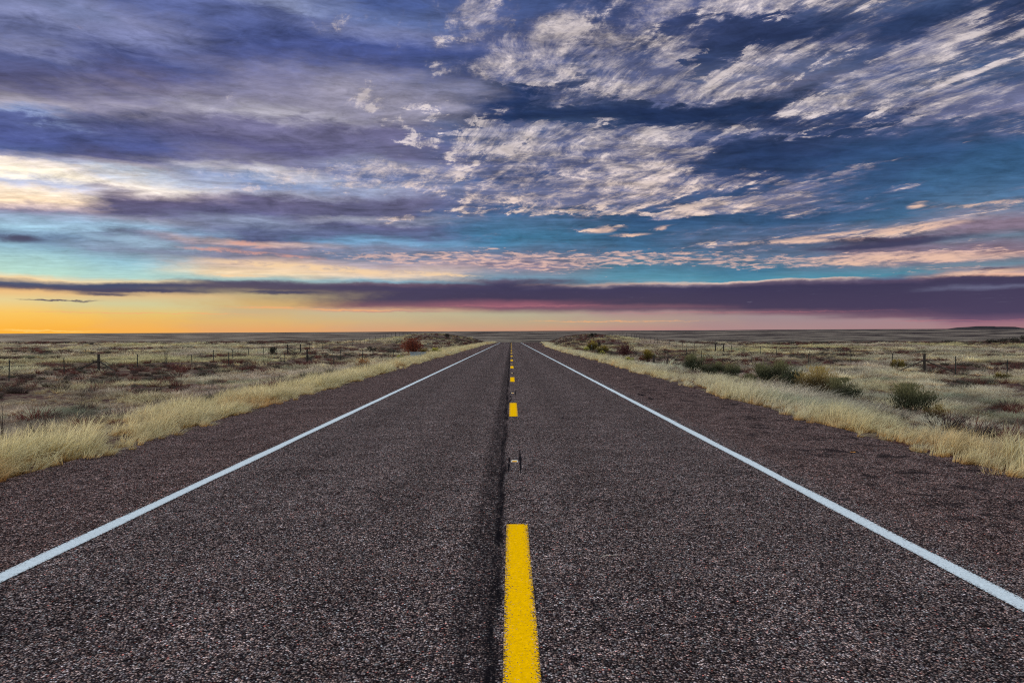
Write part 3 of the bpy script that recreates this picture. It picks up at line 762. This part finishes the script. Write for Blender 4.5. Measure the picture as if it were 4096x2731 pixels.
# tall bunch grass right beside the asphalt
protos = [tuft('grass_tuft', 70, 0.37, 0.30, 0.012, (0.52, -0.10), 5, seed=s, curl=0.8, flop=0.34, hvar=0.5) for s in (1, 2, 3, 4)]
protos += [tuft('grass_tuft', 56, 0.28, 0.42, 0.015, (0.5, -0.10), 4, seed=s, curl=0.7, flop=0.4) for s in (5, 6)]
def verge():
    X = []; Y = []; S = []
    for side in (-1, 1):
        ya = 5.0
        for (y0, y1, dens) in ((5, 26, 17.0), (26, 70, 9.5), (70, 150, 6.5), (150, 252, 4.5)):
            w = 3.0 if side < 0 else 1.9
            n = int((y1 - y0) * w * dens)
            y = rng.uniform(y0, y1, n)
            off = rng.uniform(0, 1, n) ** 1.5 * w
            e = np.where(side > 0, redge(y), -ledge(y))
            x = side * (e + 0.18 + off + 0.30 * vnoise(y, y * 0, 1.7, 12 + side) + 0.35 * vnoise(y, y * 0, 7, 15 + side))
            keep = in_view(x, y) & (rng.uniform(0, 1, n) < np.clip(1.25 - 0.75 * (off / w) ** 1.5 + 1.4 * fbm(x, y, 2.4, 31, 2), 0.05, 1))
            keep &= ~((side > 0) & (y > 175) & (off < 1.0) & (vnoise(x, y, 5, 3) < 0.1))
            X.append(x[keep]); Y.append(y[keep]); S.append(off[keep] / w)
    for side in (-1, 1):                       # stray tufts rooted in the gravelly rim
        n = 300
        y = 5 + 110 * rng.uniform(0, 1, n) ** 1.6
        e = np.where(side > 0, redge(y), -ledge(y))
        x = side * (e - 0.25 + 0.5 * rng.uniform(0, 1, n))
        k = in_view(x, y) & (fbm(x, y, 2.0, 33, 2) > -0.15)
        X.append(x[k]); Y.append(y[k]); S.append(np.full(k.sum(), 0.02))
    X = np.concatenate(X); Y = np.concatenate(Y); off = np.concatenate(S)
    n = len(X)
    pos = np.stack([X, Y, np.where(np.abs(X) < np.where(X > 0, redge(Y), -ledge(Y)), zroad(Y), height(X, Y))], 1)
    big = np.clip(0.92 + 0.6 * fbm(X, Y, 2.6, 41, 2) + 0.12 * rng.normal(size=n), 0.5, 1.35)
    big *= np.where(off < 0.06, 0.55, 1.0) * (1 - 0.25 * off)
    wide = 1 + np.clip((Y - 25) / 160, 0, 1.0)
    scl = np.stack([big * wide, big * wide, big], 1)
    rot = np.stack([rng.normal(0, 0.16, n), rng.normal(0, 0.16, n), rng.normal(0, 0.8, n)], 1)
    t = np.clip(0.5 + 0.9 * fbm(X, Y, 3.0, 51, 3) + 0.15 * rng.normal(size=n), 0, 1)
    tl = blend(GOLD, STRAW, t); tr = blend(STRAW, PALE, t)
    tint = np.where((X < 0)[:, None], tl, tr)
    am = (np.clip(fbm(X, Y, 2.4, 61, 2) * 2.2 - 0.55, 0, 0.8))
    tint = blend(tint, AMBER[None, :], am * np.where(X > 0, 0.55, 1.0))
    gr = (np.clip(fbm(X, Y, 4.0, 71, 2) * 2.5 - 0.9, 0, 0.6)) * (off > 0.3)
    tint = blend(tint, SAGE[None, :], gr)
    tint = tint * rng.uniform(0.8, 1.15, n)[:, None]
    idx = np.where(rng.uniform(0, 1, n) < 0.78, rng.integers(0, 4, n), rng.integers(4, 6, n))
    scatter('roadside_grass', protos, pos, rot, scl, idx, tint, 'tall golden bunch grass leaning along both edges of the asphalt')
    return n
nv = verge()

# matted field grass
fp = [tuft('field_tuft', 80, 0.28, 0.55, 0.012, (0.32, -0.08), 4, seed=s, curl=0.8, flop=0.75) for s in (11, 12, 13, 14)]
fp += [tuft('wide_tuft', 75, 0.30, 1.0, 0.024, (0.30, -0.05), 3, seed=s, curl=0.7, flop=0.8) for s in (15, 16, 17)]
def gap_mask(x, y):
    """1 where grass grows, 0 on bare soil"""
    g = fbm(x, y * 0.7, 5.0, 81, 3) + 0.55 * fbm(x, y, 1.6, 85, 2)
    g = g - 0.11 + 0.5 * fbm(x, y * 0.5, 16.0, 88, 2)
    g = g + 0.75 * vnoise(x * 0.55, y, 7.0, 95) * sstep(y, 22, 60) - 0.10 * sstep(y, 30, 80)
    g = g - 1.3 * np.exp(-((y - wash_y(x)) / 3.2) ** 2) * (1 + 0.5 * vnoise(x, y, 6, 4))
    g = g - 0.7 * np.exp(-((y - wash_y(x) + 18 + 0.03 * x) / 1.5) ** 2) * (np.abs(x) > 16) * np.clip(vnoise(x, y, 12, 9) + 0.4, 0, 1)
    return sstep(g, -0.18, 0.08)
def fieldgrass():
    X = []; Y = []
    for (y0, y1, dens) in ((7, 26, 8.5), (26, 48, 5.0), (48, 85, 2.6), (85, 130, 1.5), (130, 192, 0.85), (192, 250, 0.30)):
        W = 0.78 * y1 + 4
        n = int((y1 - y0) * 2 * W * dens)
        y = rng.uniform(y0, y1, n); x = rng.uniform(-W, W, n)
        e = np.where(x > 0, redge(y), -ledge(y))
        k = (np.abs(x) > e + 1.6) & in_view(x, y)
        x, y = x[k], y[k]
        k = rng.uniform(0, 1, len(x)) < 0.03 + 0.97 * gap_mask(x, y)
        # thin out on the dark cut banks
        cut = (y > 150) & (np.abs(x) < 27) & (rng.uniform(0, 1, len(x)) < 0.75)
        cut |= (y > 192) & (np.abs(x) > 45) & (rng.uniform(0, 1, len(x)) < 0.8)
        k &= ~cut
        X.append(x[k]); Y.append(y[k])
    X = np.concatenate(X); Y = np.concatenate(Y); n = len(X)
    pos = np.stack([X, Y, height(X, Y)], 1)
    hgt = np.clip(0.80 + 0.8 * fbm(X, Y, 3.0, 91, 2) + 0.18 * rng.normal(size=n), 0.35, 1.7)
    far = np.clip((Y - 26) / 110, 0, 1.0)
    wide = hgt * (1 + 1.1 * far)
    scl = np.stack([wide, wide, hgt * (1 + 0.15 * far)], 1)
    rot = np.stack([rng.normal(0, 0.12, n), rng.normal(0, 0.12, n), rng.normal(0, 0.9, n)], 1)
    a = np.clip(0.5 + 1.1 * fbm(X, Y * 0.7, 7.0, 101, 3), 0, 1)
    b = np.clip(0.45 + 1.3 * fbm(X, Y * 0.8, 4.0, 111, 3), 0, 1)
    tint = blend(np.tile(MAUVE * 1.25, (n, 1)), np.tile(PALE, (n, 1)), a)
    tint = blend(tint, np.tile(STRAW, (n, 1)), np.clip(b * 1.4 - 0.5, 0, 1))
    yl = np.clip(fbm(X, Y * 0.5, 22.0, 171, 3) * 1.6 + 0.25, 0, 0.85) * sstep(Y, 50, 95)
    tint = blend(tint, np.tile(np.array([0.72, 0.66, 0.33]), (n, 1)), yl)
    s = np.clip(fbm(X, Y, 3.0, 121, 3) * 2.4 - 0.55, 0, 0.85)
    tint = blend(tint, np.tile(SAGE, (n, 1)), s)
    am = np.clip(fbm(X, Y, 2.0, 131, 2) * 2.4 - 1.1, 0, 0.7)
    tint = blend(tint, np.tile(BROWN * 1.3, (n, 1)), am)
    tint *= (rng.uniform(0.72, 1.2, n) * (0.92 + 0.7 * fbm(X, Y, 2.6, 141, 3)))[:, None]
    idx = np.where(Y < 50, rng.integers(0, 4, n), rng.integers(4, 7, n))
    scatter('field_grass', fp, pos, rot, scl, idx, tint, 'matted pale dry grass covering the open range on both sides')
    return n
nf = fieldgrass()

# low dark scrub: thin between the grass, thick along the edge of the rise and on the cut banks
sp = [tuft('scrub_tuft', 110, 0.34, 0.5, 0.020, (0.05, 0.0), 3, seed=s, curl=0.5, flop=0.9, hvar=0.3) for s in (21, 22, 23)]
def scrub():
    X = []; Y = []; G = []
    def add(n, y0, y1, xf, prob, g):
        y = rng.uniform(y0, y1, n); W = 0.78 * y1 + 4
        x = rng.uniform(-W, W, n)
        e = np.where(x > 0, redge(y), -ledge(y))
        k = (np.abs(x) > e + 2.2) & in_view(x, y) & (rng.uniform(0, 1, n) < prob(x, y))
        X.append(x[k]); Y.append(y[k]); G.append(np.full(k.sum(), g))
    add(5200, 12, 70, 1, lambda x, y: (1 - gap_mask(x, y)) * 0.8 + 0.03, 1.0)
    add(9000, 70, 140, 1, lambda x, y: (1 - gap_mask(x, y)) * 0.55 + 0.02, 1.15)
    add(20000, 180, 236, 1, lambda x, y: np.clip(0.6 + 1.2 * fbm(x, y * 0.6, 14, 77, 3), 0, 1) * sstep(np.abs(x), 34, 60) * (0.35 + 0.65 * sstep(y, 186, 198)), 1.5)
    add(42000, 146, 262, 1, lambda x, y: 0.9 * (np.abs(x) < 30) * np.clip(0.45 + 1.2 * fbm(x, y, 7, 78, 3), 0, 1), 1.0)
    X = np.concatenate(X); Y = np.concatenate(Y); G = np.concatenate(G); n = len(X)
    pos = np.stack([X, Y, height(X, Y)], 1)
    b = G * np.clip(0.75 + 0.3 * rng.normal(size=n), 0.35, 1.6)
    scl = np.stack([b * 1.2, b * 1.2, b], 1)
    rot = np.stack([rng.normal(0, 0.1, n), rng.normal(0, 0.1, n), rng.uniform(0, 6.28, n)], 1)
    t = rng.uniform(0, 1, n)
    tint = blend(np.tile([0.055, 0.035, 0.035], (n, 1)), np.tile([0.10, 0.10, 0.075], (n, 1)), t)
    t2 = (rng.uniform(0, 1, n) < 0.42) * 0.85
    tint = blend(tint, np.tile([0.16, 0.055, 0.045], (n, 1)), t2)
    scatter('low_scrub', sp, pos, rot, scl, rng.integers(0, 3, n), tint, 'low dark scrub patches in the grass and on the cut banks')
    return n
ns = scrub()
print('tufts', nv, nf, ns)

# ------------------------------------------------------------------ shrubs, each a thing of its own
def on_ground(px, d, dx=0.0):
    x = (px - HX) / F * d + dx
    return (x, d, float(height(x, d)) - 0.02)
def bush(name, px, d, w, h, mats, label, cat='bush', n=900, seed=0, style='round', group=None, lean=0.0):
    r = np.random.default_rng(seed + 500)
    if d < 60 and px > 2700 and name in ('sagebrush', 'rabbitbrush'):
        h *= 1.28; w *= 1.1; n = int(n * 1.4)
    e = empty(name, on_ground(px, d), label, cat, group)
    leafm, stemm = mats
    # stems
    sb = MB()
    ns_ = 26 if style != 'twiggy' else 60
    tips = []
    for i in range(ns_):
        a = r.uniform(0, 6.283); q = r.uniform(0.05, 1) ** 0.6
        tip = np.array([math.cos(a) * q * w / 2, math.sin(a) * q * w / 2, h * (0.55 + 0.45 * math.sqrt(max(0.0, 1 - q * q))) * (r.uniform(0.55, 1.18) if style != 'twiggy' else r.uniform(0.75, 1.02))])
        tip[0] += lean * tip[2]
        mid = tip * np.array([0.42, 0.42, 0.55])
        tw = 0.010 * max(1.0, d / 35.0)
        sb.tube((0, 0, 0), mid, tw * 1.3, tw * 0.9, 4, False); sb.tube(mid, tip, tw * 0.9, tw * 0.35, 4, False)
        tips.append((mid, tip))
        if style == 'twiggy':
            for j in range(4):
                s = mid + (tip - mid) * r.uniform(0.1, 0.9)
                t2 = s + np.array([r.normal(0, 0.12), r.normal(0, 0.12), r.uniform(0.08, 0.28)]) * h
                sb.tube(s, t2, tw * 0.5, tw * 0.25, 3, False)
    sb.build('stems', stemm, e)
    # foliage: slender leaf sprays in clumps around the stem tips
    clumps = []
    for i in range(46):
        m0, t0 = tips[r.integers(0, len(tips))]
        c = m0 + (t0 - m0) * r.uniform(0.25, 1.0)
        clumps.append(c)
    clumps = np.array(clumps)
    ci = r.integers(0, len(clumps), n)
    cr_ = 0.105 * min(w, h) if style != 'twiggy' else 0.2 * min(w, h)
    c = clumps[ci] + r.normal(0, 1, (n, 3)) * cr_ * np.array([1.1, 1.1, 0.9])
    c[:, 2] = np.clip(c[:, 2], 0.02, h * 1.06)
    L = r.uniform(0.5, 1.0, n) * 0.16 * h * (1.0 if style != 'twiggy' else 0.8)
    wd = max(0.016, 0.0007 * d) * r.uniform(0.7, 1.4, n)
    out = c - np.array([0, 0, h * 0.15]); out /= np.linalg.norm(out, axis=1)[:, None] + 1e-6
    dirv = out * 0.7 + np.array([0, 0, 0.8]) + r.normal(0, 0.35, (n, 3)); dirv /= np.linalg.norm(dirv, axis=1)[:, None]
    sd_ = np.cross(dirv, r.normal(0, 1, (n, 3))); sd_ /= np.linalg.norm(sd_, axis=1)[:, None] + 1e-6
    V = np.stack([c, c + dirv * (L * 0.5)[:, None] - sd_ * (wd * 0.5)[:, None], c + dirv * L[:, None], c + dirv * (L * 0.5)[:, None] + sd_ * (wd * 0.5)[:, None]], 1).reshape(-1, 3)
    FC = np.arange(n * 4).reshape(-1, 4)
    o = mesh_np('foliage', V, FC, leafm, e)
    al = np.repeat(np.clip(c[:, 2] / h, 0, 1), 4); rn = np.repeat(np.clip(0.5 + 0.28 * r.normal(size=len(clumps))[ci] + 0.2 * r.normal(size=n), 0, 1), 4)
    o.data.attributes.new('along', 'FLOAT', 'POINT').data.foreach_set('value', al.astype(np.float32))
    o.data.attributes.new('rnd', 'FLOAT', 'POINT').data.foreach_set('value', rn.astype(np.float32))
    return e
M_STEM = make_plain('woody_stem', (0.05, 0.035, 0.028, 1), (0.12, 0.085, 0.06, 1), 30)
M_REDST = make_plain('red_stem', (0.07, 0.025, 0.022, 1), (0.14, 0.05, 0.04, 1), 30)
L_SAGE = make_leaf_mat('sage_leaf', (0.016, 0.020, 0.013, 1), (0.105, 0.115, 0.062, 1), (0.19, 0.18, 0.085, 1))
L_OCHRE = make_leaf_mat('ochre_leaf', (0.05, 0.035, 0.018, 1), (0.20, 0.14, 0.055, 1), (0.42, 0.31, 0.11, 1))
L_OLIVE = make_leaf_mat('olive_leaf', (0.035, 0.03, 0.012, 1), (0.17, 0.13, 0.03, 1), (0.30, 0.22, 0.04, 1))
L_LIME = make_leaf_mat('yellow_green_leaf', (0.12, 0.13, 0.025, 1), (0.38, 0.38, 0.07, 1), (0.50, 0.46, 0.10, 1))
L_RED = make_leaf_mat('rust_red_leaf', (0.09, 0.022, 0.016, 1), (0.30, 0.085, 0.045, 1))
L_MAROON = make_leaf_mat('maroon_leaf', (0.035, 0.012, 0.018, 1), (0.12, 0.05, 0.055, 1))
L_DARK = make_leaf_mat('dark_leaf', (0.018, 0.018, 0.016, 1), (0.06, 0.06, 0.045, 1))
L_TAN = make_leaf_mat('tan_weed', (0.26, 0.12, 0.05, 1), (0.50, 0.27, 0.11, 1))
SG = 'sagebrush clumps along the right verge'
bush('sagebrush', 3120, 34, 2.3, 1.15, (L_SAGE, M_STEM), 'large grey-green sagebrush at the middle of the right verge', seed=1, n=3600, group=SG)
bush('sagebrush', 3010, 36, 1.0, 0.5, (L_SAGE, M_STEM), 'small low sagebrush at the left foot of the large one', seed=30, n=900, group=SG)
bush('rabbitbrush', 3262, 29, 1.5, 1.0, (L_OCHRE, M_STEM), 'ochre yellow brush just right of the large sagebrush', seed=2, n=2600, lean=0.15)
bush('sagebrush', 3372, 26, 1.35, 0.75, (L_SAGE, M_STEM), 'dark green sagebrush just right of the ochre brush', seed=3, n=2200, group=SG)
bush('sagebrush', 3640, 22.5, 1.25, 0.85, (L_SAGE, M_STEM), 'rounded green sagebrush nearest the camera at the far right', seed=4, n=2600, group=SG)
bush('sagebrush', 3745, 22.0, 0.55, 0.5, (L_OCHRE, M_STEM), 'small straw-tipped brush beside the nearest rounded sagebrush', seed=5, n=900)
bush('sagebrush', 2935, 41, 0.85, 0.8, (L_SAGE, M_STEM), 'upright narrow sagebrush with a pale top left of the large one', seed=6, n=1100, group=SG)
bush('sagebrush', 2775, 52, 1.7, 1.0, (L_SAGE, M_STEM), 'olive sagebrush mound at the left end of the right-hand row', seed=7, n=1900, group=SG)
bush('sagebrush', 2855, 47, 1.9, 0.75, (L_SAGE, M_STEM), 'wide low sagebrush between the olive mound and the narrow one', seed=8, n=1900, group=SG)
bush('rabbitbrush', 2592, 66, 1.05, 1.25, (L_OLIVE, M_REDST), 'tall olive-yellow round bush behind the right verge', seed=9, n=1300)
bush('thicket', 2566, 66, 0.9, 0.6, (L_RED, M_REDST), 'low reddish twigs at the left foot of the olive-yellow round bush', seed=31, n=500)
bush('bare_bush', 2500, 74, 1.9, 1.75, (L_MAROON, M_REDST), 'maroon leafless twiggy bush on the right of the road', n=700, seed=10, style='twiggy')
bush('rabbitbrush', 2368, 98, 1.5, 1.5, (L_OLIVE, M_STEM), 'yellow rabbitbrush with the tallest crown right of the road', seed=11, n=1300)
bush('rabbitbrush', 2412, 97, 1.7, 1.1, (L_OLIVE, M_STEM), 'rounded yellow rabbitbrush at the right of the tallest one', seed=12, n=1100)
bush('rabbitbrush', 2346, 97, 0.8, 0.7, (L_LIME, M_STEM), 'small yellow rabbitbrush at the left of the tallest one', seed=13, n=500)
bush('green_bush', 2408, 82, 0.9, 0.55, (L_LIME, M_STEM), 'small bright green bush under the yellow rabbitbrush group', seed=14, n=500)
bush('green_bush', 2518, 53, 0.8, 0.45, (L_LIME, M_STEM), 'lime green tuft in the right verge below the maroon bush', seed=15, n=700)
bush('dark_shrub', 2392, 140, 2.0, 1.1, (L_DARK, M_STEM), 'dark shrub on the slope above the yellow rabbitbrush', seed=16, n=500)
bush('dark_shrub', 2368, 195, 3.2, 1.2, (L_DARK, M_STEM), 'dark shrub on top of the right cut bank', seed=17, n=600)
bush('russet_bush', 1655, 70, 2.1, 1.75, (L_RED, M_REDST), 'large rust red bush left of the road', seed=18, n=2200, style='twiggy')
bush('green_bush', 1695, 70, 0.7, 0.75, (L_OLIVE, M_STEM), 'small green bush touching the right side of the rust red bush', seed=19, n=500)
bush('green_bush', 1742, 74, 1.6, 0.75, (L_LIME, M_STEM), 'yellow-green low bush by the left road edge beyond the rust red bush', seed=20, n=900)
bush('green_bush', 1606, 62, 1.0, 0.45, (L_LIME, M_STEM), 'yellow-green low weed at the near side of the rust red bush', seed=21, n=500)
bush('weed_clump', 1447, 46, 0.9, 0.65, (L_TAN, M_STEM), 'tan-orange dry weeds standing at the left verge', seed=22, n=500, cat='weeds')
bush('dark_shrub', 1788, 205, 1.6, 1.3, (L_DARK, M_STEM), 'round dark shrub on top of the left cut bank', seed=23, n=400)
bush('dark_shrub', 1486, 120, 2.2, 0.9, (L_DARK, M_STEM), 'dark shrub behind the fence left of the rust red bush', seed=24, n=500)
bush('dark_shrub', 1090, 96, 1.4, 1.3, (L_DARK, M_STEM), 'dark upright shrub among the left fence posts', seed=25, n=500)
bush('dark_shrub', 3590, 60, 1.2, 0.9, (L_OLIVE, M_STEM), 'dark olive shrub at the foot of the right fence', seed=26, n=800)
bush('dark_shrub', 4010, 47, 1.2, 0.6, (L_OLIVE, M_STEM), 'low brown-green shrub by the last fence post at the right', seed=27, n=700)
for i, (px, w, h) in enumerate([(3985, 5.0, 0.9), (4040, 7.5, 1.5), (4085, 7.0, 2.0), (3790, 3.0, 0.8), (3960, 3.4, 1.0)]):
    lab = ['flat dark thicket on the far right skyline meadow', 'long dark thicket near the right edge, far off', 'tallest dark thicket, cut by the right edge far off',
           'small lone dark thicket far off, leftmost of its row', 'small dark thicket far off beside the flat one'][i]
    bush('thicket', px, 196, w, h, (L_DARK, M_STEM), lab, 'thicket', n=600, seed=40 + i, group='dark thickets far off on the right')

# stalks
def stalk(name, px, d, h, label, lean=(0.1, 0), n=3, heads=True, seed=0):
    r = np.random.default_rng(seed + 900)
    e = empty(name, on_ground(px, d), label, 'weed')
    b = MB()
    for i in range(n):
        tipx = lean[0] * h + r.normal(0, 0.06 * h); tipy = lean[1] * h
        prev = Vector((r.normal(0, 0.02), 0, 0)); hh = h * r.uniform(0.7, 1.0)
        for k in range(1, 6):
            t = k / 5
            p = Vector((tipx * t ** 1.5 + r.normal(0, 0.006), tipy * t, hh * t))
            b.tube(prev, p, 0.008 * (1.2 - t), 0.008 * (1.0 - t * 0.8), 4, False)
            if heads and k >= 2:
                q = p + Vector((r.normal(0, 0.05), r.normal(0, 0.03), r.uniform(0.0, 0.05)))
                b.tube(p, q, 0.003, 0.003, 3, False)
                hb = MB(); hb.tube(q - Vector((0, 0, 0.012)), q + Vector((0, 0, 0.012)), 0.014, 0.010, 5)
                hb.build('seed_head', M_SEED, e)
            prev = p
    b.build('stem', M_STEM, e)
M_SEED = make_plain('seed_head', (0.05, 0.018, 0.015, 1), (0.10, 0.04, 0.03, 1), 60)
M_CANE = make_plain('dry_cane', (0.22, 0.11, 0.05, 1), (0.40, 0.24, 0.10, 1), 40)
stalk('seed_stalk', 3468, 22.5, 0.95, 'dark seed stalk standing between the ochre brush and the rounded sagebrush', (0.42, 0), 3, seed=1)
stalk('seed_stalk', 6, 12.6, 1.05, 'tall brown dry stalks at the left edge of the picture', (0.0, 0), 7, False, seed=2)
stalk('seed_stalk', 175, 13.5, 0.8, 'thin dotted seed stalk in the golden grass near the left edge', (0.12, 0), 1, seed=3)
stalk('seed_stalk', 205, 19.0, 0.7, 'single seed stalk in the field behind the near left verge', (0.02, 0), 1, seed=4)

# ------------------------------------------------------------------ fences
M_STEEL = make_plain('dark_steel_post', (0.016, 0.018, 0.016, 1), (0.035, 0.038, 0.030, 1), 12, 0.7)
M_WOOD = make_plain('weathered_post_wood', (0.022, 0.018, 0.015, 1), (0.060, 0.048, 0.038, 1), 14, 0.9)
M_WIRE = make_plain('barbed_wire', (0.05, 0.045, 0.04, 1), (0.10, 0.09, 0.08, 1), 40, 0.6)
def fence(label, pts, wood, braces, hts=1.42, group='wire fences along the highway', thick=1.35):
    """pts: (x, y) of each post; wood: indices of thick timber posts; braces: {index: [(dx, dy)...]}"""
    x0, y0 = pts[0]
    z0 = float(height(x0, y0))
    e = empty('wire_fence', (x0, y0, z0), label, 'fence', group)
    tops = []
    r = np.random.default_rng(int(abs(x0 * 10 + y0)))
    for i, (x, y) in enumerate(pts):
        z = float(height(x, y)) - z0
        lx, ly = r.normal(0, 0.02), r.normal(0, 0.02)
        b = MB()
        a = (x - x0, y - y0, z - 0.25); hh = hts * (1 + r.normal(0, 0.03)) + (0.12 if i in wood else 0)
        t = (x - x0 + lx, y - y0 + ly, z + hh)
        if i in wood:
            b.tube(a, t, 0.085 * thick, 0.075 * thick, 8)
            b.build('timber_post', M_WOOD, e)
            for (dx, dy) in braces.get(i, []):
                bb = MB()
                zb = float(height(x + dx, y + dy)) - z0
                bb.tube((x - x0 + dx * 0.03, y - y0 + dy * 0.03, z + hh * 0.62), (x - x0 + dx, y - y0 + dy, zb + 0.02), 0.05, 0.05, 6)
                bb.build('brace', M_WOOD, e)
        else:
            # T-section steel post: flange, web and a spade-less top
            Mr = Matrix.Rotation(lx, 3, 'Y') @ Matrix.Rotation(-ly, 3, 'X')
            L = t[2] - a[2]; c = Vector(((a[0] + t[0]) / 2, (a[1] + t[1]) / 2, (a[2] + t[2]) / 2))
            b.box(c, (0.055 * thick, 0.014, L), Mr)
            b.box(c + Vector((0, 0.028, 0)), (0.014, 0.042, L), Mr)
            b.build('post', M_STEEL, e)
        tops.append((Vector((x - x0, y - y0, z)), hh))
    for k in range(4):
        b = MB()
        f = 0.25 + 0.22 * k
        for (p, h1), (q, h2) in zip(tops[:-1], tops[1:]):
            A = p + Vector((0, 0, h1 * f)); B = q + Vector((0, 0, h2 * f)); mid = (A + B) / 2 - Vector((0, 0, 0.015))
            b.tube(A, mid, 0.005, 0.005, 4, False); b.tube(mid, B, 0.005, 0.005, 4, False)
        b.build('wire', M_WIRE, e)
    return e
def at(px, d): return ((px - HX) / F * d, d)
# left range fence: nearest posts read off the picture, then every 5.2 m to the top of the rise
LX = -34.6
left_px = [36, 257, 395, 549, 661, 768, 854, 930, 995, 1055, 1105]
lp = [(LX, LX * F / (p - HX)) for p in left_px]
y = lp[-1][1] + 5.2
i = 0
while y < 268:
    lp.append((LX + 0.4 * math.sin(i), y)); y += 5.2; i += 1
fence('long wire fence of dark posts on the left side of the road', lp, {2, 11, 12, 30}, {2: [(-1.9, -0.6), (2.0, -0.9)], 11: [(0.9, 1.5)]})
RX = 34.5
right_px = [4032, 3825, 3700, 3572, 3405, 3242]
rp = [(RX, RX * F / (p - HX)) for p in right_px]
y = rp[-1][1] + 5.4; i = 0
while y < 262:
    rp.append((RX + 0.4 * math.sin(i * 1.3), y)); y += 5.4; i += 1
fence('long wire fence of dark posts on the right side of the road', rp, {2, 11, 12}, {2: [(-3.0, -0.9), (1.6, -1.6)], 11: [(-1.1, 0.4)]})
# short fences leading in to the culvert
lw = [at(664, 67.5), at(915, 70), at(1140, 71), at(1227, 84), at(1363, 79), at(1450, 77)]
fence('short fence angling from the left range fence toward the culvert', [at(667, 66), at(915, 71), at(1140, 74), at(1228, 78), at(1363, 79), at(1450, 80)], {3}, {3: [(1.0, -0.8)]})
fence('stub of fence posts low beside the rust red bush', [at(1335, 66), at(1450, 67.5), at(1573, 69)], set(), {}, 1.1)
fence('short fence angling from the right range fence toward the culvert', [at(3236, 77.5), at(3008, 75), at(2807, 73.5), at(2747, 84), at(2672, 73)], set(), {})
fence('stub of two low posts beside the olive-yellow round bush', [at(2615, 64), at(2672, 66)], {0}, {}, 0.75)

# lone marker posts at the road edge
def marker(px, d, h, label, lean=0.0):
    e = empty('marker_post', on_ground(px, d), label, 'marker post', 'marker posts by the road edge')
    b = MB(); b.box((0, 0, h / 2), (0.06, 0.02, h)); b.box((0, 0.026, h / 2 - .02), (0.014, 0.03, h - 0.04)); b.build('post', M_STEEL, e)
    b = MB(); b.box((0, -0.018, h - 0.10), (0.09, 0.012, 0.16)); b.build('plate', M_PLATE, e)
M_PLATE = make_plain('grey_plate', (0.10, 0.11, 0.13, 1), (0.18, 0.19, 0.21, 1), 20, 0.5)
marker(1712, 74, 1.35, 'thin marker post left of the road beside the yellow-green bush')
marker(2367, 88, 1.15, 'thin marker post right of the road in front of the yellow rabbitbrush')

# concrete culvert headwall showing pale beside the red bush
M_CONC = make_plain('pale_concrete', (0.20, 0.24, 0.27, 1), (0.32, 0.36, 0.38, 1), 6, 0.85)
cx, cy_, cz = on_ground(1672, 60)
e = empty('culvert_headwall', (cx, cy_, cz), 'pale concrete culvert headwall at the foot of the rust red bush', 'headwall')
b = MB(); b.box((0, 0, 0.18), (1.3, 0.28, 0.7)); b.build('wall', M_CONC, e)
b = MB(); b.box((0, -0.002, 0.57), (1.42, 0.36, 0.08)); b.build('coping', M_CONC, e)

# small litter on the asphalt
M_STRAW = make_plain('straw', (0.50, 0.44, 0.34, 1), (0.68, 0.62, 0.50, 1), 60, 0.8)
M_LEAF = make_plain('orange_leaf', (0.45, 0.17, 0.03, 1), (0.60, 0.26, 0.05, 1), 60, 0.8)
def road_pt(px, py):
    d = 4919.0 / (py - 1350.0); x = (px - HX) / F * d
    return (x, d, float(zroad(d)) + 0.004)
p = road_pt(2410, 2232)
b = MB(); b.tube((0, 0, 0.004), (0.06, 0.012, 0.009), 0.0022, 0.002, 5); b.tube((0.06, 0.012, 0.009), (0.13, 0.03, 0.004), 0.002, 0.0012, 5)
o = b.build('straw', M_STRAW); o.location = p
tag(o, 'thin pale straw lying on the right lane near the yellow dash', 'straw')
p = road_pt(3414, 1813)
b = MB()
b.v += [(-.035, 0, .004), (-.01, -.016, .012), (.03, -.008, .006), (.04, .006, .014), (.0, .018, .010), (-.01, -.016, .010), (.03, -.008, .004), (.04, .006, .012), (.0, .018, .008), (-.035, 0, .002)]
b.f += [(0, 1, 2, 3, 4), (8, 7, 6, 5, 9)]
o = b.build('fallen_leaf', M_LEAF); o.location = p; o.scale = (1.3, 1.3, 1.3)
tag(o, 'small orange leaf lying on the right shoulder', 'leaf')
